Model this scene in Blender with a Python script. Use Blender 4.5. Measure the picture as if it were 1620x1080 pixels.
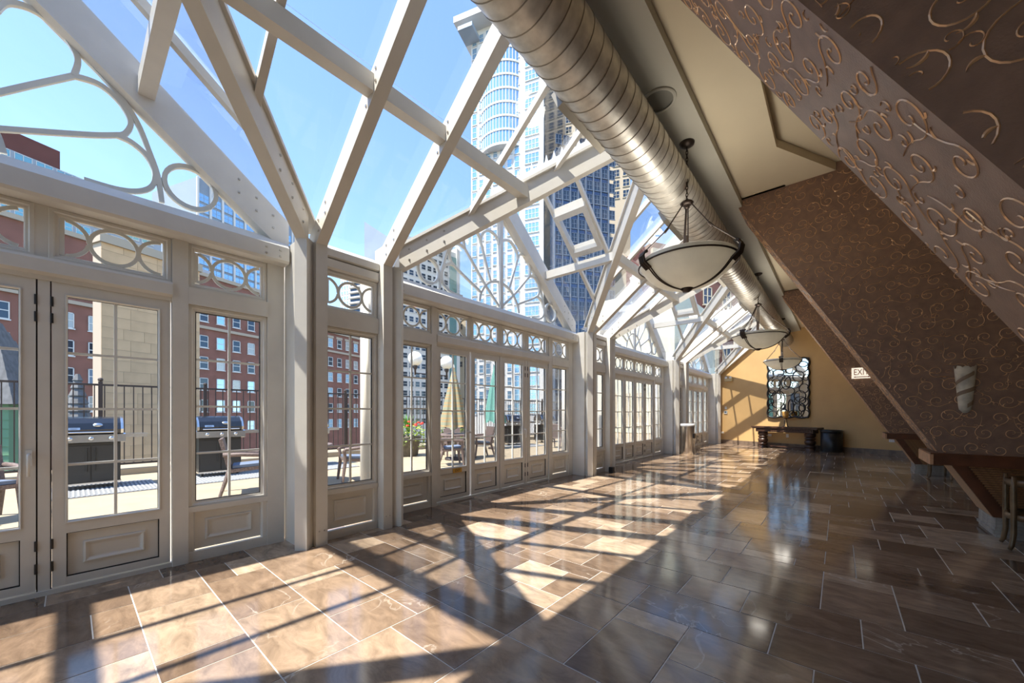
import bpy, math, random
from mathutils import Vector, Matrix
random.seed(7)
D = bpy.data
for o in list(D.objects): D.objects.remove(o)
SC = bpy.context.scene
COL = SC.collection
# ---------------------------------------------------------------- camera
ANG = math.radians(40.711)
CA, SA = math.cos(ANG), math.sin(ANG)
ZC = 1.3
cam = D.cameras.new('camera'); camo = D.objects.new('camera', cam); COL.objects.link(camo)
camo.location = (0, 0, ZC); camo.rotation_euler = (math.pi/2, 0, ANG)
cam.sensor_width = 36; cam.lens = 602/1620*36; cam.shift_y = (653-540)/1620; cam.clip_end = 2000; cam.clip_start = .05
SC.camera = camo
# ---------------------------------------------------------------- sky, sun, exposure
LIGHT = Vector((.085, .508, -1)).normalized()
w = D.worlds.new('sky'); SC.world = w; w.use_nodes = True
nt = w.node_tree; nt.nodes.clear()
sky = nt.nodes.new('ShaderNodeTexSky'); sky.sky_type = 'NISHITA'; sky.sun_disc = False
sky.sun_elevation = math.radians(62.7); sky.sun_rotation = math.radians(189.5); sky.altitude = 1200; sky.air_density = 1.0; sky.dust_density = .25; sky.ozone_density = 3.0
bg = nt.nodes.new('ShaderNodeBackground'); bg.inputs['Strength'].default_value = .20
wo = nt.nodes.new('ShaderNodeOutputWorld')
nt.links.new(sky.outputs[0], bg.inputs[0]); nt.links.new(bg.outputs[0], wo.inputs[0])
sl = D.lights.new('sun', 'SUN'); sl.energy = 4.9; sl.color = (1, .93, .82); sl.angle = math.radians(.6)
so = D.objects.new('sun', sl); COL.objects.link(so); so.rotation_euler = LIGHT.to_track_quat('-Z', 'Y').to_euler(); so.location = (-5, -20, 40)
vs = SC.view_settings; vs.view_transform = 'Standard'; vs.look = 'None'; vs.exposure = 1.27; vs.gamma = 1; vs.use_curve_mapping = False

# ---------------------------------------------------------------- materials
def M(name, col, rough=.5, metal=0, spec=.5, emit=None, noise=None, bump=None, coat=0, aniso=None):
    """noise=(scale, amount, detail): brightness variation; bump=(scale,strength)"""
    m = D.materials.new(name); m.use_nodes = True; n = m.node_tree; b = n.nodes['Principled BSDF']
    b.inputs['Base Color'].default_value = (*col, 1); b.inputs['Roughness'].default_value = rough
    b.inputs['Metallic'].default_value = metal; b.inputs['Specular IOR Level'].default_value = spec
    b.inputs['Coat Weight'].default_value = coat
    if emit: b.inputs['Emission Color'].default_value = (*emit[:3], 1); b.inputs['Emission Strength'].default_value = emit[3]
    tc = n.nodes.new('ShaderNodeTexCoord')
    if noise:
        t = n.nodes.new('ShaderNodeTexNoise'); t.inputs['Scale'].default_value = noise[0]; t.inputs['Detail'].default_value = noise[2] if len(noise) > 2 else 4
        n.links.new(tc.outputs['Object'], t.inputs['Vector'])
        r = n.nodes.new('ShaderNodeValToRGB'); a = noise[1]
        r.color_ramp.elements[0].position = .3; r.color_ramp.elements[1].position = .7
        r.color_ramp.elements[0].color = (*[c*(1-a) for c in col], 1); r.color_ramp.elements[1].color = (*[min(1, c*(1+a)) for c in col], 1)
        n.links.new(t.outputs[0], r.inputs[0]); n.links.new(r.outputs[0], b.inputs['Base Color'])
    if bump:
        t = n.nodes.new('ShaderNodeTexNoise'); t.inputs['Scale'].default_value = bump[0]; t.inputs['Detail'].default_value = 3
        n.links.new(tc.outputs['Object'], t.inputs['Vector'])
        bp = n.nodes.new('ShaderNodeBump'); bp.inputs['Strength'].default_value = bump[1]; bp.inputs['Distance'].default_value = .01
        n.links.new(t.outputs[0], bp.inputs['Height']); n.links.new(bp.outputs[0], b.inputs['Normal'])
    return m
def glassM(name, tint=(1, 1, 1), refl=1.0):
    m = D.materials.new(name); m.use_nodes = True; n = m.node_tree; n.nodes.clear()
    o = n.nodes.new('ShaderNodeOutputMaterial'); mx = n.nodes.new('ShaderNodeMixShader'); t = n.nodes.new('ShaderNodeBsdfTransparent'); g = n.nodes.new('ShaderNodeBsdfGlossy')
    g.inputs['Roughness'].default_value = .01; t.inputs[0].default_value = (*tint, 1)
    f = n.nodes.new('ShaderNodeFresnel'); f.inputs[0].default_value = 1.45
    k = n.nodes.new('ShaderNodeMath'); k.operation = 'MULTIPLY'; k.inputs[1].default_value = refl
    n.links.new(f.outputs[0], k.inputs[0]); n.links.new(k.outputs[0], mx.inputs[0]); n.links.new(t.outputs[0], mx.inputs[1]); n.links.new(g.outputs[0], mx.inputs[2]); n.links.new(mx.outputs[0], o.inputs[0])
    return m
def tileM(name, attr_type):
    m = D.materials.new(name); m.use_nodes = True; n = m.node_tree; b = n.nodes['Principled BSDF']
    if attr_type == 'OBJECT':
        oi = n.nodes.new('ShaderNodeObjectInfo'); rnd = oi.outputs['Random']
    else:
        at = n.nodes.new('ShaderNodeAttribute'); at.attribute_name = 'tone'; rnd = at.outputs['Fac']
    tc = n.nodes.new('ShaderNodeNewGeometry')
    # each tile offsets the vein pattern
    cx = n.nodes.new('ShaderNodeCombineXYZ'); ml = n.nodes.new('ShaderNodeMath'); ml.operation = 'MULTIPLY'; ml.inputs[1].default_value = 37
    n.links.new(rnd, ml.inputs[0]); n.links.new(ml.outputs[0], cx.inputs[2])
    ad = n.nodes.new('ShaderNodeVectorMath'); ad.operation = 'ADD'; n.links.new(tc.outputs['Position'], ad.inputs[0]); n.links.new(cx.outputs[0], ad.inputs[1])
    mp = n.nodes.new('ShaderNodeMapping'); mp.inputs['Scale'].default_value = (1.3, 3.0, 1)
    mp.inputs['Rotation'].default_value = (0, 0, math.radians(35)); n.links.new(ad.outputs[0], mp.inputs[0])
    ns = n.nodes.new('ShaderNodeTexNoise'); ns.inputs['Scale'].default_value = 3.2; ns.inputs['Detail'].default_value = 10; ns.inputs['Roughness'].default_value = .68; ns.inputs['Distortion'].default_value = .6
    n.links.new(mp.outputs[0], ns.inputs['Vector'])
    base = n.nodes.new('ShaderNodeValToRGB'); cr = base.color_ramp
    cr.elements[0].position = 0; cr.elements[0].color = (.15, .103, .072, 1); cr.elements[1].position = 1; cr.elements[1].color = (.52, .41, .30, 1)
    e = cr.elements.new(.45); e.color = (.245, .172, .119, 1); e = cr.elements.new(.8); e.color = (.335, .247, .175, 1)
    n.links.new(rnd, base.inputs[0])
    mot = n.nodes.new('ShaderNodeValToRGB'); mot.color_ramp.elements[0].position = .3; mot.color_ramp.elements[0].color = (.55, .52, .5, 1); mot.color_ramp.elements[1].position = .72; mot.color_ramp.elements[1].color = (1.35, 1.32, 1.28, 1)
    n.links.new(ns.outputs[0], mot.inputs[0])
    mu = n.nodes.new('ShaderNodeMixRGB'); mu.blend_type = 'MULTIPLY'; mu.inputs[0].default_value = 1; n.links.new(base.outputs[0], mu.inputs[1]); n.links.new(mot.outputs[0], mu.inputs[2])
    # thin pale veins
    vn = n.nodes.new('ShaderNodeTexNoise'); vn.inputs['Scale'].default_value = 1.6; vn.inputs['Detail'].default_value = 7; vn.inputs['Distortion'].default_value = 1.2
    n.links.new(ad.outputs[0], vn.inputs['Vector'])
    vr = n.nodes.new('ShaderNodeValToRGB'); c2 = vr.color_ramp; c2.elements[0].position = .488; c2.elements[0].color = (0, 0, 0, 1); c2.elements[1].position = .512; c2.elements[1].color = (0, 0, 0, 1); e = c2.elements.new(.5); e.color = (.55, .55, .55, 1)
    n.links.new(vn.outputs[0], vr.inputs[0])
    mk = n.nodes.new('ShaderNodeTexNoise'); mk.inputs['Scale'].default_value = .9; n.links.new(ad.outputs[0], mk.inputs['Vector'])
    mr = n.nodes.new('ShaderNodeMapRange'); mr.inputs[1].default_value = .56; mr.inputs[2].default_value = .68; n.links.new(mk.outputs[0], mr.inputs[0])
    vm = n.nodes.new('ShaderNodeMath'); vm.operation = 'MULTIPLY'; n.links.new(vr.outputs[0], vm.inputs[0]); n.links.new(mr.outputs[0], vm.inputs[1])
    mv = n.nodes.new('ShaderNodeMixRGB'); n.links.new(vm.outputs[0], mv.inputs[0]); n.links.new(mu.outputs[0], mv.inputs[1]); mv.inputs[2].default_value = (.75, .68, .58, 1)
    n.links.new(mv.outputs[0], b.inputs['Base Color'])
    b.inputs['Roughness'].default_value = .09; b.inputs['Specular IOR Level'].default_value = .62
    rr = n.nodes.new('ShaderNodeMapRange'); rr.inputs[3].default_value = .06; rr.inputs[4].default_value = .16; n.links.new(ns.outputs[0], rr.inputs[0]); n.links.new(rr.outputs[0], b.inputs['Roughness'])
    return m
WH = M('white_painted_aluminium', (.68, .65, .59), .38, noise=(6, .04), bump=(60, .03))
WH2 = M('white_grille_bar', (.74, .74, .69), .4)
GASK = M('black_gasket', (.012, .011, .011), .6)
GLASS = glassM('clear_glass', (.995, 1, .995), .42)
ROOFGLASS = glassM('roof_glass', (.985, .995, 1), .45)
TILE = tileM('marble_tile', 'OBJECT'); TILEF = tileM('marble_tile_field', 'GEOMETRY')
GROUT = M('pale_grout', (.64, .62, .58), .6)
MARB = M('marble_skirting', (.17, .12, .085), .4, noise=(7, .4, 8))
OCH = M('ochre_wall_paint', (.56, .355, .15), .62, noise=(2, .05), bump=(90, .04))
CEIL = M('cream_ceiling_paint', (.72, .63, .46), .8, noise=(1.2, .03))
SOFF = M('grey_soffit_paint', (.50, .48, .41), .8)
PAPER = M('brown_wallpaper', (.215, .125, .083), .55, noise=(14, .16, 6), bump=(160, .12))
COPPER = M('copper_scroll_relief', (.70, .43, .235), .3, metal=.5)
WOOD = M('red_brown_wood', (.12, .042, .018), .32, noise=(9, .25, 6))
WOODL = M('pale_orange_wood', (.50, .27, .145), .4, noise=(9, .2, 6))
WEAVE = M('woven_bronze_strip', (.33, .17, .075), .35, metal=.45, noise=(40, .3))
WEAVE_LIT = M('woven_strip_lit', (.60, .38, .21), .4, metal=.15, noise=(40, .35))  # lighter copy of the weave; light on the slanted side put into colour
STONE = M('grey_stack_stone', (.30, .27, .23), .6, noise=(12, .3))
GALV = M('galvanised_steel', (.62, .60, .55), .42, metal=.55, noise=(9, .22, 8), bump=(25, .03))
GALVD = M('dark_duct_seam', (.30, .28, .24), .45, metal=.6)
BRZ = M('dark_bronze', (.055, .04, .032), .42, metal=.6)
ALAB = M('alabaster_glass', (.74, .72, .66), .35, noise=(3.5, .12, 6))
def translucent(m, f):
    n = m.node_tree; b = n.nodes['Principled BSDF']; t = n.nodes.new('ShaderNodeBsdfTranslucent'); mx = n.nodes.new('ShaderNodeMixShader'); mx.inputs[0].default_value = f
    t.inputs[0].default_value = (.85, .82, .74, 1)
    n.links.new(b.outputs[0], mx.inputs[1]); n.links.new(t.outputs[0], mx.inputs[2]); n.links.new(mx.outputs[0], n.nodes['Material Output'].inputs[0])
translucent(ALAB, .22)
MIRR = M('mirror_silver', (.86, .88, .86), .015, metal=1)
BLK = M('black_iron', (.014, .013, .013), .4)
BLKP = M('black_plastic', (.010, .010, .011), .35)
CARV = M('dark_carved_wood', (.055, .026, .016), .38, noise=(20, .4, 5))
STEEL = M('brushed_steel', (.55, .52, .48), .28, metal=1, noise=(3, .1))
PLAST = M('white_plastic', (.74, .73, .69), .4)
BAG = M('bin_liner', (.78, .79, .8), .3)
AMB = M('amber_glass', (.45, .25, .07), .2, noise=(8, .3))
REDL = M('red_lettering', (.42, .02, .015), .4)
EXITW = M('exit_sign_face', (.85, .80, .70), .4, emit=(1, .9, .72, .35))
BRASS = M('brass_plate', (.62, .38, .08), .3, metal=.6)
SCON = M('mottled_plaster', (.56, .50, .40), .6, noise=(10, .35, 6))
SCONB = M('brown_ribbon', (.23, .155, .10), .5)
TERR = M('terrace_concrete', (.35, .285, .195), .8, noise=(3, .07, 5))
MATG = M('grey_rubber_mat', (.20, .21, .22), .7)
RAILM = M('dark_brown_iron', (.045, .032, .027), .5)
GRILLB = M('black_enamel', (.012, .014, .02), .18, coat=.5)
GRILLC = M('charcoal_cabinet', (.03, .029, .027), .45)
GRILLS = M('grill_steel', (.62, .62, .62), .22, metal=1)
WICK = M('brown_wicker', (.15, .11, .098), .6, noise=(60, .5), bump=(90, .5))
CUSH = M('blue_grey_cushion', (.13, .17, .25), .8)
POTM = M('brown_planter', (.10, .085, .06), .7, noise=(12, .3))
LEAF = M('lime_leaf', (.30, .42, .07), .5, noise=(6, .35)); LEAFD = M('blade_leaf', (.10, .26, .04), .45, noise=(6, .3))
PETAL = M('red_petal', (.80, .045, .02), .5)
GLOBE = M('opal_globe', (.86, .83, .74), .25)
UMBA = M('beige_stripe_canvas', (.36, .235, .105), .8); UMBB = M('sage_stripe_canvas', (.24, .25, .17), .8); UMBT = M('teal_canvas', (.15, .36, .31), .8)
BRICK = M('red_brick', (.225, .10, .075), .85, noise=(.8, .14, 8)); BRICKD = M('dark_red_brick', (.13, .045, .035), .85, noise=(.5, .12))
LIME = M('limestone', (.58, .39, .225), .8, noise=(1.2, .12, 6)); TRIMST = M('stone_band', (.42, .35, .27), .8)
WFR = M('white_window_frame', (.62, .62, .60), .5)
WIN = M('sky_window_glass', (.30, .50, .68), .08, metal=.6); WIND = M('dark_window_glass', (.035, .055, .08), .08, metal=.4); WINT = M('teal_window_glass', (.22, .42, .44), .08, metal=.6)
CONCW = M('white_concrete', (.64, .62, .585), .7); CONCG = M('pale_grey_concrete', (.33, .39, .45), .7); CREAM = M('cream_stone', (.50, .43, .32), .8); TAN = M('tan_stone', (.44, .36, .26), .8); HAZE = M('hazy_grey_panels', (.24, .29, .35), .7, noise=(.08, .06)); DKFR = M('dark_blue_mullion', (.11, .14, .19), .5)
STUC = M('pale_stucco', (.62, .60, .47), .85); SLATE = M('grey_slate', (.13, .13, .132), .7, noise=(5, .3)); GREENS = M('green_siding', (.16, .30, .17), .7)
WINP = M('pale_window_glass', (.34, .36, .36), .2, metal=.3)
FIN = M('pale_finial', (.6, .62, .55), .4)

# ---------------------------------------------------------------- helpers
class MB:
    def __init__(s): s.v = []; s.f = []; s.m = []
    def poly(s, pts, faces, mi=0):
        k = len(s.v); s.v += [tuple(p) for p in pts]; s.f += [tuple(i+k for i in f) for f in faces]; s.m += [mi]*len(faces); return s
    def box(s, x0, x1, y0, y1, z0, z1, mi=0):
        return s.poly([(x0,y0,z0),(x1,y0,z0),(x1,y1,z0),(x0,y1,z0),(x0,y0,z1),(x1,y0,z1),(x1,y1,z1),(x0,y1,z1)],
                      [(0,3,2,1),(4,5,6,7),(0,1,5,4),(1,2,6,5),(2,3,7,6),(3,0,4,7)], mi)
    def ext(s, poly, vec, mi=0):
        """poly: 3D planar points, extruded by vec"""
        n = len(poly); v = Vector(vec); P = [Vector(p) for p in poly]
        nor = Vector((0,0,0))
        for i in range(n): nor += P[i].cross(P[(i+1) % n])
        if nor.dot(v) > 0: P = P[::-1]
        return s.poly(P+[p+v for p in P], [tuple(range(n)), tuple(range(2*n-1, n-1, -1))]+[(i, i+n, (i+1) % n+n, (i+1) % n) for i in range(n)], mi)
    def vbeam(s, p0, p1, wd, h, mi=0):
        """beam in a vertical plane: underside p0-p1, height h straight up, width wd"""
        p0 = Vector(p0); p1 = Vector(p1); d = (p1-p0); n = Vector((-d.y, d.x, 0)).normalized()*wd
        q = p0-n/2; r = p1-n/2; u = Vector((0,0,h))
        return s.ext([q, r, r+u, q+u], n, mi)
    def tube(s, pts, r, n=8, mi=0, close=False):
        P = [Vector(p) for p in pts]; m = len(P); k = len(s.v); R = r if isinstance(r, (list, tuple)) else [r]*m
        ref = None
        for i in range(m):
            a = P[i-1] if (i > 0 or close) else P[i]; b = P[(i+1) % m] if (i < m-1 or close) else P[i]
            t = (b-a).normalized()
            if ref is None: ref = t.orthogonal().normalized()
            ref = (ref-t*ref.dot(t));
            ref = ref.normalized() if ref.length > 1e-6 else t.orthogonal().normalized()
            b2 = t.cross(ref)
            for j in range(n):
                a_ = 2*math.pi*j/n; s.v.append(tuple(P[i]+ref*math.cos(a_)*R[i]+b2*math.sin(a_)*R[i]))
        segs = m if close else m-1
        for i in range(segs):
            for j in range(n):
                a_ = k+i*n+j; b_ = k+i*n+(j+1) % n; c_ = k+((i+1) % m)*n+(j+1) % n; d_ = k+((i+1) % m)*n+j
                s.f.append((a_, b_, c_, d_)); s.m.append(mi)
        if not close:
            s.f.append(tuple(k+j for j in range(n-1, -1, -1))); s.f.append(tuple(k+(m-1)*n+j for j in range(n))); s.m += [mi, mi]
        return s
    def lathe(s, prof, n=20, c=(0,0,0), mi=0, a0=0, a1=2*math.pi):
        k = len(s.v); full = abs(a1-a0-2*math.pi) < 1e-6; cols = n if full else n+1
        for r, z in prof:
            for j in range(cols):
                a = a0+(a1-a0)*j/n; s.v.append((c[0]+r*math.cos(a), c[1]+r*math.sin(a), c[2]+z))
        for i in range(len(prof)-1):
            for j in range(n):
                j2 = (j+1) % cols
                s.f.append((k+i*cols+j, k+i*cols+j2, k+(i+1)*cols+j2, k+(i+1)*cols+j)); s.m.append(mi)
        return s
    def mould(s, rect, prof, x0, mi=0):
        """mitred rectangular moulding on the plane x=x0 (rect y0,y1,z0,z1), prof=(inset,out)"""
        k = len(s.v); y0, y1, z0, z1 = rect
        for i, o in prof:
            s.v += [(x0+o, y0+i, z0+i), (x0+o, y1-i, z0+i), (x0+o, y1-i, z1-i), (x0+o, y0+i, z1-i)]
        for a in range(len(prof)-1):
            for j in range(4):
                s.f.append((k+a*4+j, k+a*4+(j+1) % 4, k+a*4+4+(j+1) % 4, k+a*4+4+j)); s.m.append(mi)
        return s
    def ribbon(s, pts, x0, wd, t, mi=0, close=False):
        """flat bar along 2D (y,z) points on plane x=x0, width wd, thickness t"""
        P = [Vector((p[0], p[1])) for p in pts]; m = len(P); k = len(s.v)
        W = wd if isinstance(wd, (list, tuple)) else [wd]*m
        for i in range(m):
            a = P[i-1] if (i > 0 or close) else P[i]; b = P[(i+1) % m] if (i < m-1 or close) else P[i]
            d = (b-a).normalized() if (b-a).length > 1e-9 else Vector((1, 0)); nn = Vector((-d.y, d.x))*W[i]/2
            l = P[i]+nn; r = P[i]-nn
            s.v += [(x0, l.x, l.y), (x0, r.x, r.y), (x0+t, r.x, r.y), (x0+t, l.x, l.y)]
        for i in range(m if close else m-1):
            a = k+i*4; b = k+((i+1) % m)*4
            for j in range(4): s.f.append((a+j, a+(j+1) % 4, b+(j+1) % 4, b+j)); s.m.append(mi)
        if not close: s.f += [(k+3, k+2, k+1, k), (k+(m-1)*4, k+(m-1)*4+1, k+(m-1)*4+2, k+(m-1)*4+3)]; s.m += [mi, mi]
        return s
    def mesh(s, name, mats, smooth=False):
        me = D.meshes.new(name); me.from_pydata(s.v, [], s.f); me.update()
        for m in (mats if isinstance(mats, (list, tuple)) else [mats]): me.materials.append(m)
        if isinstance(mats, (list, tuple)) and len(mats) > 1: me.polygons.foreach_set('material_index', s.m)
        if smooth: me.polygons.foreach_set('use_smooth', [True]*len(me.polygons))
        return me
    def build(s, name, mats, parent=None, smooth=False, loc=None):
        return link(name, s.mesh(name, mats, smooth), parent, loc)
def link(name, data, parent=None, loc=None):
    o = D.objects.new(name, data); COL.objects.link(o)
    if parent: o.parent = parent
    if loc: o.location = loc
    return o
def tag(o, label, cat=None, group=None, kind=None):
    o['label'] = label
    if cat: o['category'] = cat
    if group: o['group'] = group
    if kind: o['kind'] = kind
    return o
def empty(name, loc=(0,0,0), rz=0):
    o = D.objects.new(name, None); COL.objects.link(o); o.location = loc; o.rotation_euler = (0,0,rz); o.empty_display_size = .1; return o
def dup(root, name=None, parent=None):
    r = root.copy(); COL.objects.link(r); r.parent = parent
    if name: r.name = name
    for ch in KIDS.get(root.name, None) or [c for c in ALLKIDS(root)]: dup(ch, None, r)
    return r
KIDS = {}
def ALLKIDS(o): return list(o.children)
def crom(pts, n=6, close=False):
    P = [Vector(p) for p in pts]; m = len(P); out = []
    for i in range(m if close else m-1):
        if close: a, b, c, d = P[i-1], P[i], P[(i+1) % m], P[(i+2) % m]
        else: a, b, c, d = P[max(i-1,0)], P[i], P[i+1], P[min(i+2, m-1)]
        for k in range(n):
            t = k/n; out.append(.5*((2*b)+(c-a)*t+(2*a-5*b+4*c-d)*t*t+(3*b-a-3*c+d)*t**3))
    if not close: out.append(P[-1])
    return out
def circ(cy, cz, r, n=28, rz=None):
    return [(cy+r*math.cos(2*math.pi*i/n), cz+(rz or r)*math.sin(2*math.pi*i/n)) for i in range(n)]
BOXC = {}
def cbox(name, dims, mat, parent, loc, bev=.0):
    """shared box mesh, centred on x,y and resting on z=0"""
    k = (tuple(round(d, 3) for d in dims), mat.name, bev)
    if k not in BOXC:
        x, y, z = dims; b = MB()
        if bev:
            e = bev
            lo = [(-x/2,-y/2,0),(x/2,-y/2,0),(x/2,y/2,0),(-x/2,y/2,0)]; mi = [(p[0],p[1],z-e) for p in lo]
            hi = [(-x/2+e,-y/2+e,z),(x/2-e,-y/2+e,z),(x/2-e,y/2-e,z),(-x/2+e,y/2-e,z)]
            b.poly(lo+mi+hi, [(0,3,2,1),(8,9,10,11)]+[(i,(i+1)%4,4+(i+1)%4,4+i) for i in range(4)]+[(4+i,4+(i+1)%4,8+(i+1)%4,8+i) for i in range(4)])
        else: b.box(-x/2,x/2,-y/2,y/2,0,z)
        BOXC[k] = b.mesh(name, mat)
    return link(name, BOXC[k], parent, loc)
def Wd(lat, d): return Vector((CA*lat-SA*d, SA*lat+CA*d, 0))      # camera-frame plan position -> room plan
def fmt(*a): return tuple(a)

# ---------------------------------------------------------------- setting out
XW, XN, XP = -4.30, -3.98, -3.84          # dormer wall, narrow wall, front of posts
BAYS = [-.78, 4.72, 10.22, 15.72]         # dormer centres along the wall
NARROW = [-3.53, 1.97, 7.47, 12.97]
HW = 2.2
def U(x): return 2.95+.8*(x-XP)           # underside of main rafters
def UD(r): return 2.95+.8*(HW-abs(r))     # underside of dormer roof, r = offset from centre
GH = .26                                  # glass above underside
XT = XP+HW                                # top of the slope
ZT = UD(0)
CZ, SZ = 4.36, 4.26
XS = -1.06
FA, FB = Vector((-4.0, 18.22, 0)), Vector((3.6, 15.45, 0))   # end wall line
def far_y(x): return FA.y+(FB.y-FA.y)*(x-FA.x)/(FB.x-FA.x)

# ================================================================ FLOOR
FX0, FX1, FY0, FY1 = -4.34, 3.6, -4.0, 18.9
floor = MB().box(FX0, FX1, FY0, FY1, -.12, -.0015).build('floor', GROUT)
tag(floor, 'polished brown marble floor in mixed rectangular tiles', kind='structure')
u = .1975; gx0, gy0 = -4.245-u, .68-u*24
NX, NY = int((FX1-gx0)/u), int((FY1-gy0)/u)
used = [[False]*NY for _ in range(NX)]
rt = random.Random(3); tiles = []
for i in range(NX):
    for j in range(NY):
        if used[i][j]: continue
        opts = [(3,2),(2,3),(4,2),(2,2),(1,2),(2,1),(3,3),(2,4)]; wts = [6,5,3,4,2,2,2,1]
        order = []
        pool = list(zip(opts, wts))
        while pool:
            tot = sum(q for _, q in pool); r = rt.random()*tot
            for t_ in pool:
                r -= t_[1]
                if r <= 0: break
            order.append(t_[0]); pool.remove(t_)
        for a, b in order+[(1,1)]:
            if i+a > NX or j+b > NY: continue
            if all(not used[p][q] for p in range(i, i+a) for q in range(j, j+b)):
                for p in range(i, i+a):
                    for q in range(j, j+b): used[p][q] = True
                tiles.append((gx0+i*u, gy0+j*u, a, b)); break
def seen_area(t):
    x = t[0]+t[2]*u/2; y = t[1]+t[3]*u/2
    lat = CA*x+SA*y; d = -SA*x+CA*y
    if d < .6: return 0
    px = 810+602*lat/d; py = 653+602*ZC/d
    if not (-40 < px < 1660 and py < 1130): return 0
    if x < FX0 or y > far_y(x): return 0
    if x > 1.25 and 6.3 < y < 7: return 0
    return t[2]*t[3]/d**3
ts = sorted(tiles, key=seen_area, reverse=True)
GAP = .0065; TH = .008
for n_, t in enumerate(ts[:300]):
    cbox('tile', (t[2]*u-GAP, t[3]*u-GAP, TH), TILE, floor, (t[0]+t[2]*u/2, t[1]+t[3]*u/2, -.007), .0012)
fb = MB(); tones = []
for t in ts[300:]:
    fb.box(t[0]+GAP/2, t[0]+t[2]*u-GAP/2, t[1]+GAP/2, t[1]+t[3]*u-GAP/2, -.007, .001); tones += [rt.random()]*6
ff = fb.build('distant_tiles', TILEF, floor); ff['kind'] = 'stuff'
at = ff.data.attributes.new('tone', 'FLOAT', 'FACE'); at.data.foreach_set('value', tones)

# ================================================================ CEILING, SOLID WALLS
y0c, y1c = -4.0, 18.6
ce = MB().box(XS, 3.6, y0c, y1c, CZ+.30, CZ+.36).build('ceiling', CEIL)
tag(ce, 'cream plaster ceiling with stepped recessed trays above the hall', kind='structure')
MB().box(-1.72, XS, y0c, y1c, SZ, SZ+.1).build('soffit', SOFF, ce)
MB().box(-1.74, -1.68, y0c, y1c, SZ+.1, 5.3).build('fascia', SOFF, ce)
MB().box(-1.74, XS+.02, y0c, y1c, 5.25, 5.3).build('top_panel', SOFF, ce)
# tray openings between the bulkheads (chamfered corners)
segs = [(-4.0, 1.36), (2.02, 6.3), (6.95, 11.75), (12.4, 18.6)]
lay = MB(); tray = MB()
for a, b in segs:
    a2, b2 = a+.75, b-.15
    p = [(-.55, a+1.2), (-.55, b-1.0), (.0, b+.1), (3.6, b+.1)]
    # border strip left of the tray and the chamfer triangle
    lay.ext([(XS, a-.7, CZ), (-.55, a-.7, CZ), (-.55, b-1.0, CZ), (.02, b+.1, CZ), (XS, b+.1, CZ)], (0, 0, .3))
lay.build('ceiling_panel', CEIL, ce)
MB().box(-.56, 3.6, y0c, y1c, CZ+.10, CZ+.14).build('tray_panel', CEIL, ce)
# speaker ring
sp = empty('ceiling_speaker', (-1.30, 3.64, SZ)); tag(sp, 'round flush speaker grille in the grey soffit beside the duct', 'speaker')
MB().lathe([(.13, -.012), (.155, -.012), (.16, 0), (.13, 0)], 32).build('trim_ring', SOFF, sp, True)
MB().lathe([(0, -.004), (.13, -.004)], 32).build('grille', M('speaker_mesh', (.22, .21, .18), .8), sp)

wf = MB(); dn = (FB-FA).normalized(); nrm = Vector((-dn.y, dn.x, 0)); Lw = (FB-FA).length
def fpt(s, z, o=0): p = FA+dn*s-nrm*o; return (p.x, p.y, z)
sx = lambda x: (x-FA.x)/dn.x
wf.ext([fpt(0, 0), fpt(Lw, 0), fpt(Lw, 5.2), fpt(sx(-1.7), 5.2), fpt(sx(-1.7), U(-1.7)+.2), fpt(0, U(-4.0)+.2)], nrm*.2)
wallf = wf.build('wall_far', OCH); tag(wallf, 'ochre painted end wall carrying the sunlight pattern', kind='structure')
bb = empty('baseboard_far'); tag(bb, 'brown marble baseboard along the ochre end wall', kind='structure')
s_ = .12
k_ = 0
while s_ < Lw-.1:
    l_ = min(.6, Lw-s_); p = MB().ext([fpt(s_, 0), fpt(s_+l_-.004, 0), fpt(s_+l_-.004, .17), fpt(s_, .17)], -nrm*.02).build('skirting_tile', MARB, bb); s_ += l_
tag(MB().box(3.6, 3.8, -4.2, 18.7, 0, 5.3).build('wall_right', CEIL), 'cream side wall behind the slanted bulkheads', kind='structure')
wb = empty('wall_back'); tag(wb, 'unseen end wall behind the viewer, glazing added for fill light', kind='structure')
MB().box(-1.7, 3.6, -4.2, -4.0, 0, 5.3).build('panel', CEIL, wb)
for x in (-3.85, -3.15, -2.45): MB().box(x-.04, x+.04, -4.14, -4.06, 0, U(x)+.2).build('mullion', WH, wb)  # glazed part added out of view to let in fill light
MB().box(-4.3, -1.7, -4.14, -4.06, 2.2, 2.32).build('rail', WH, wb)
MB().ext([(-4.0, -4.1, 0), (-1.7, -4.1, 0), (-1.7, -4.1, 4.75), (-4.0, -4.1, 2.95)], (0, .008, 0)).build('pane', GLASS, wb)

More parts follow.
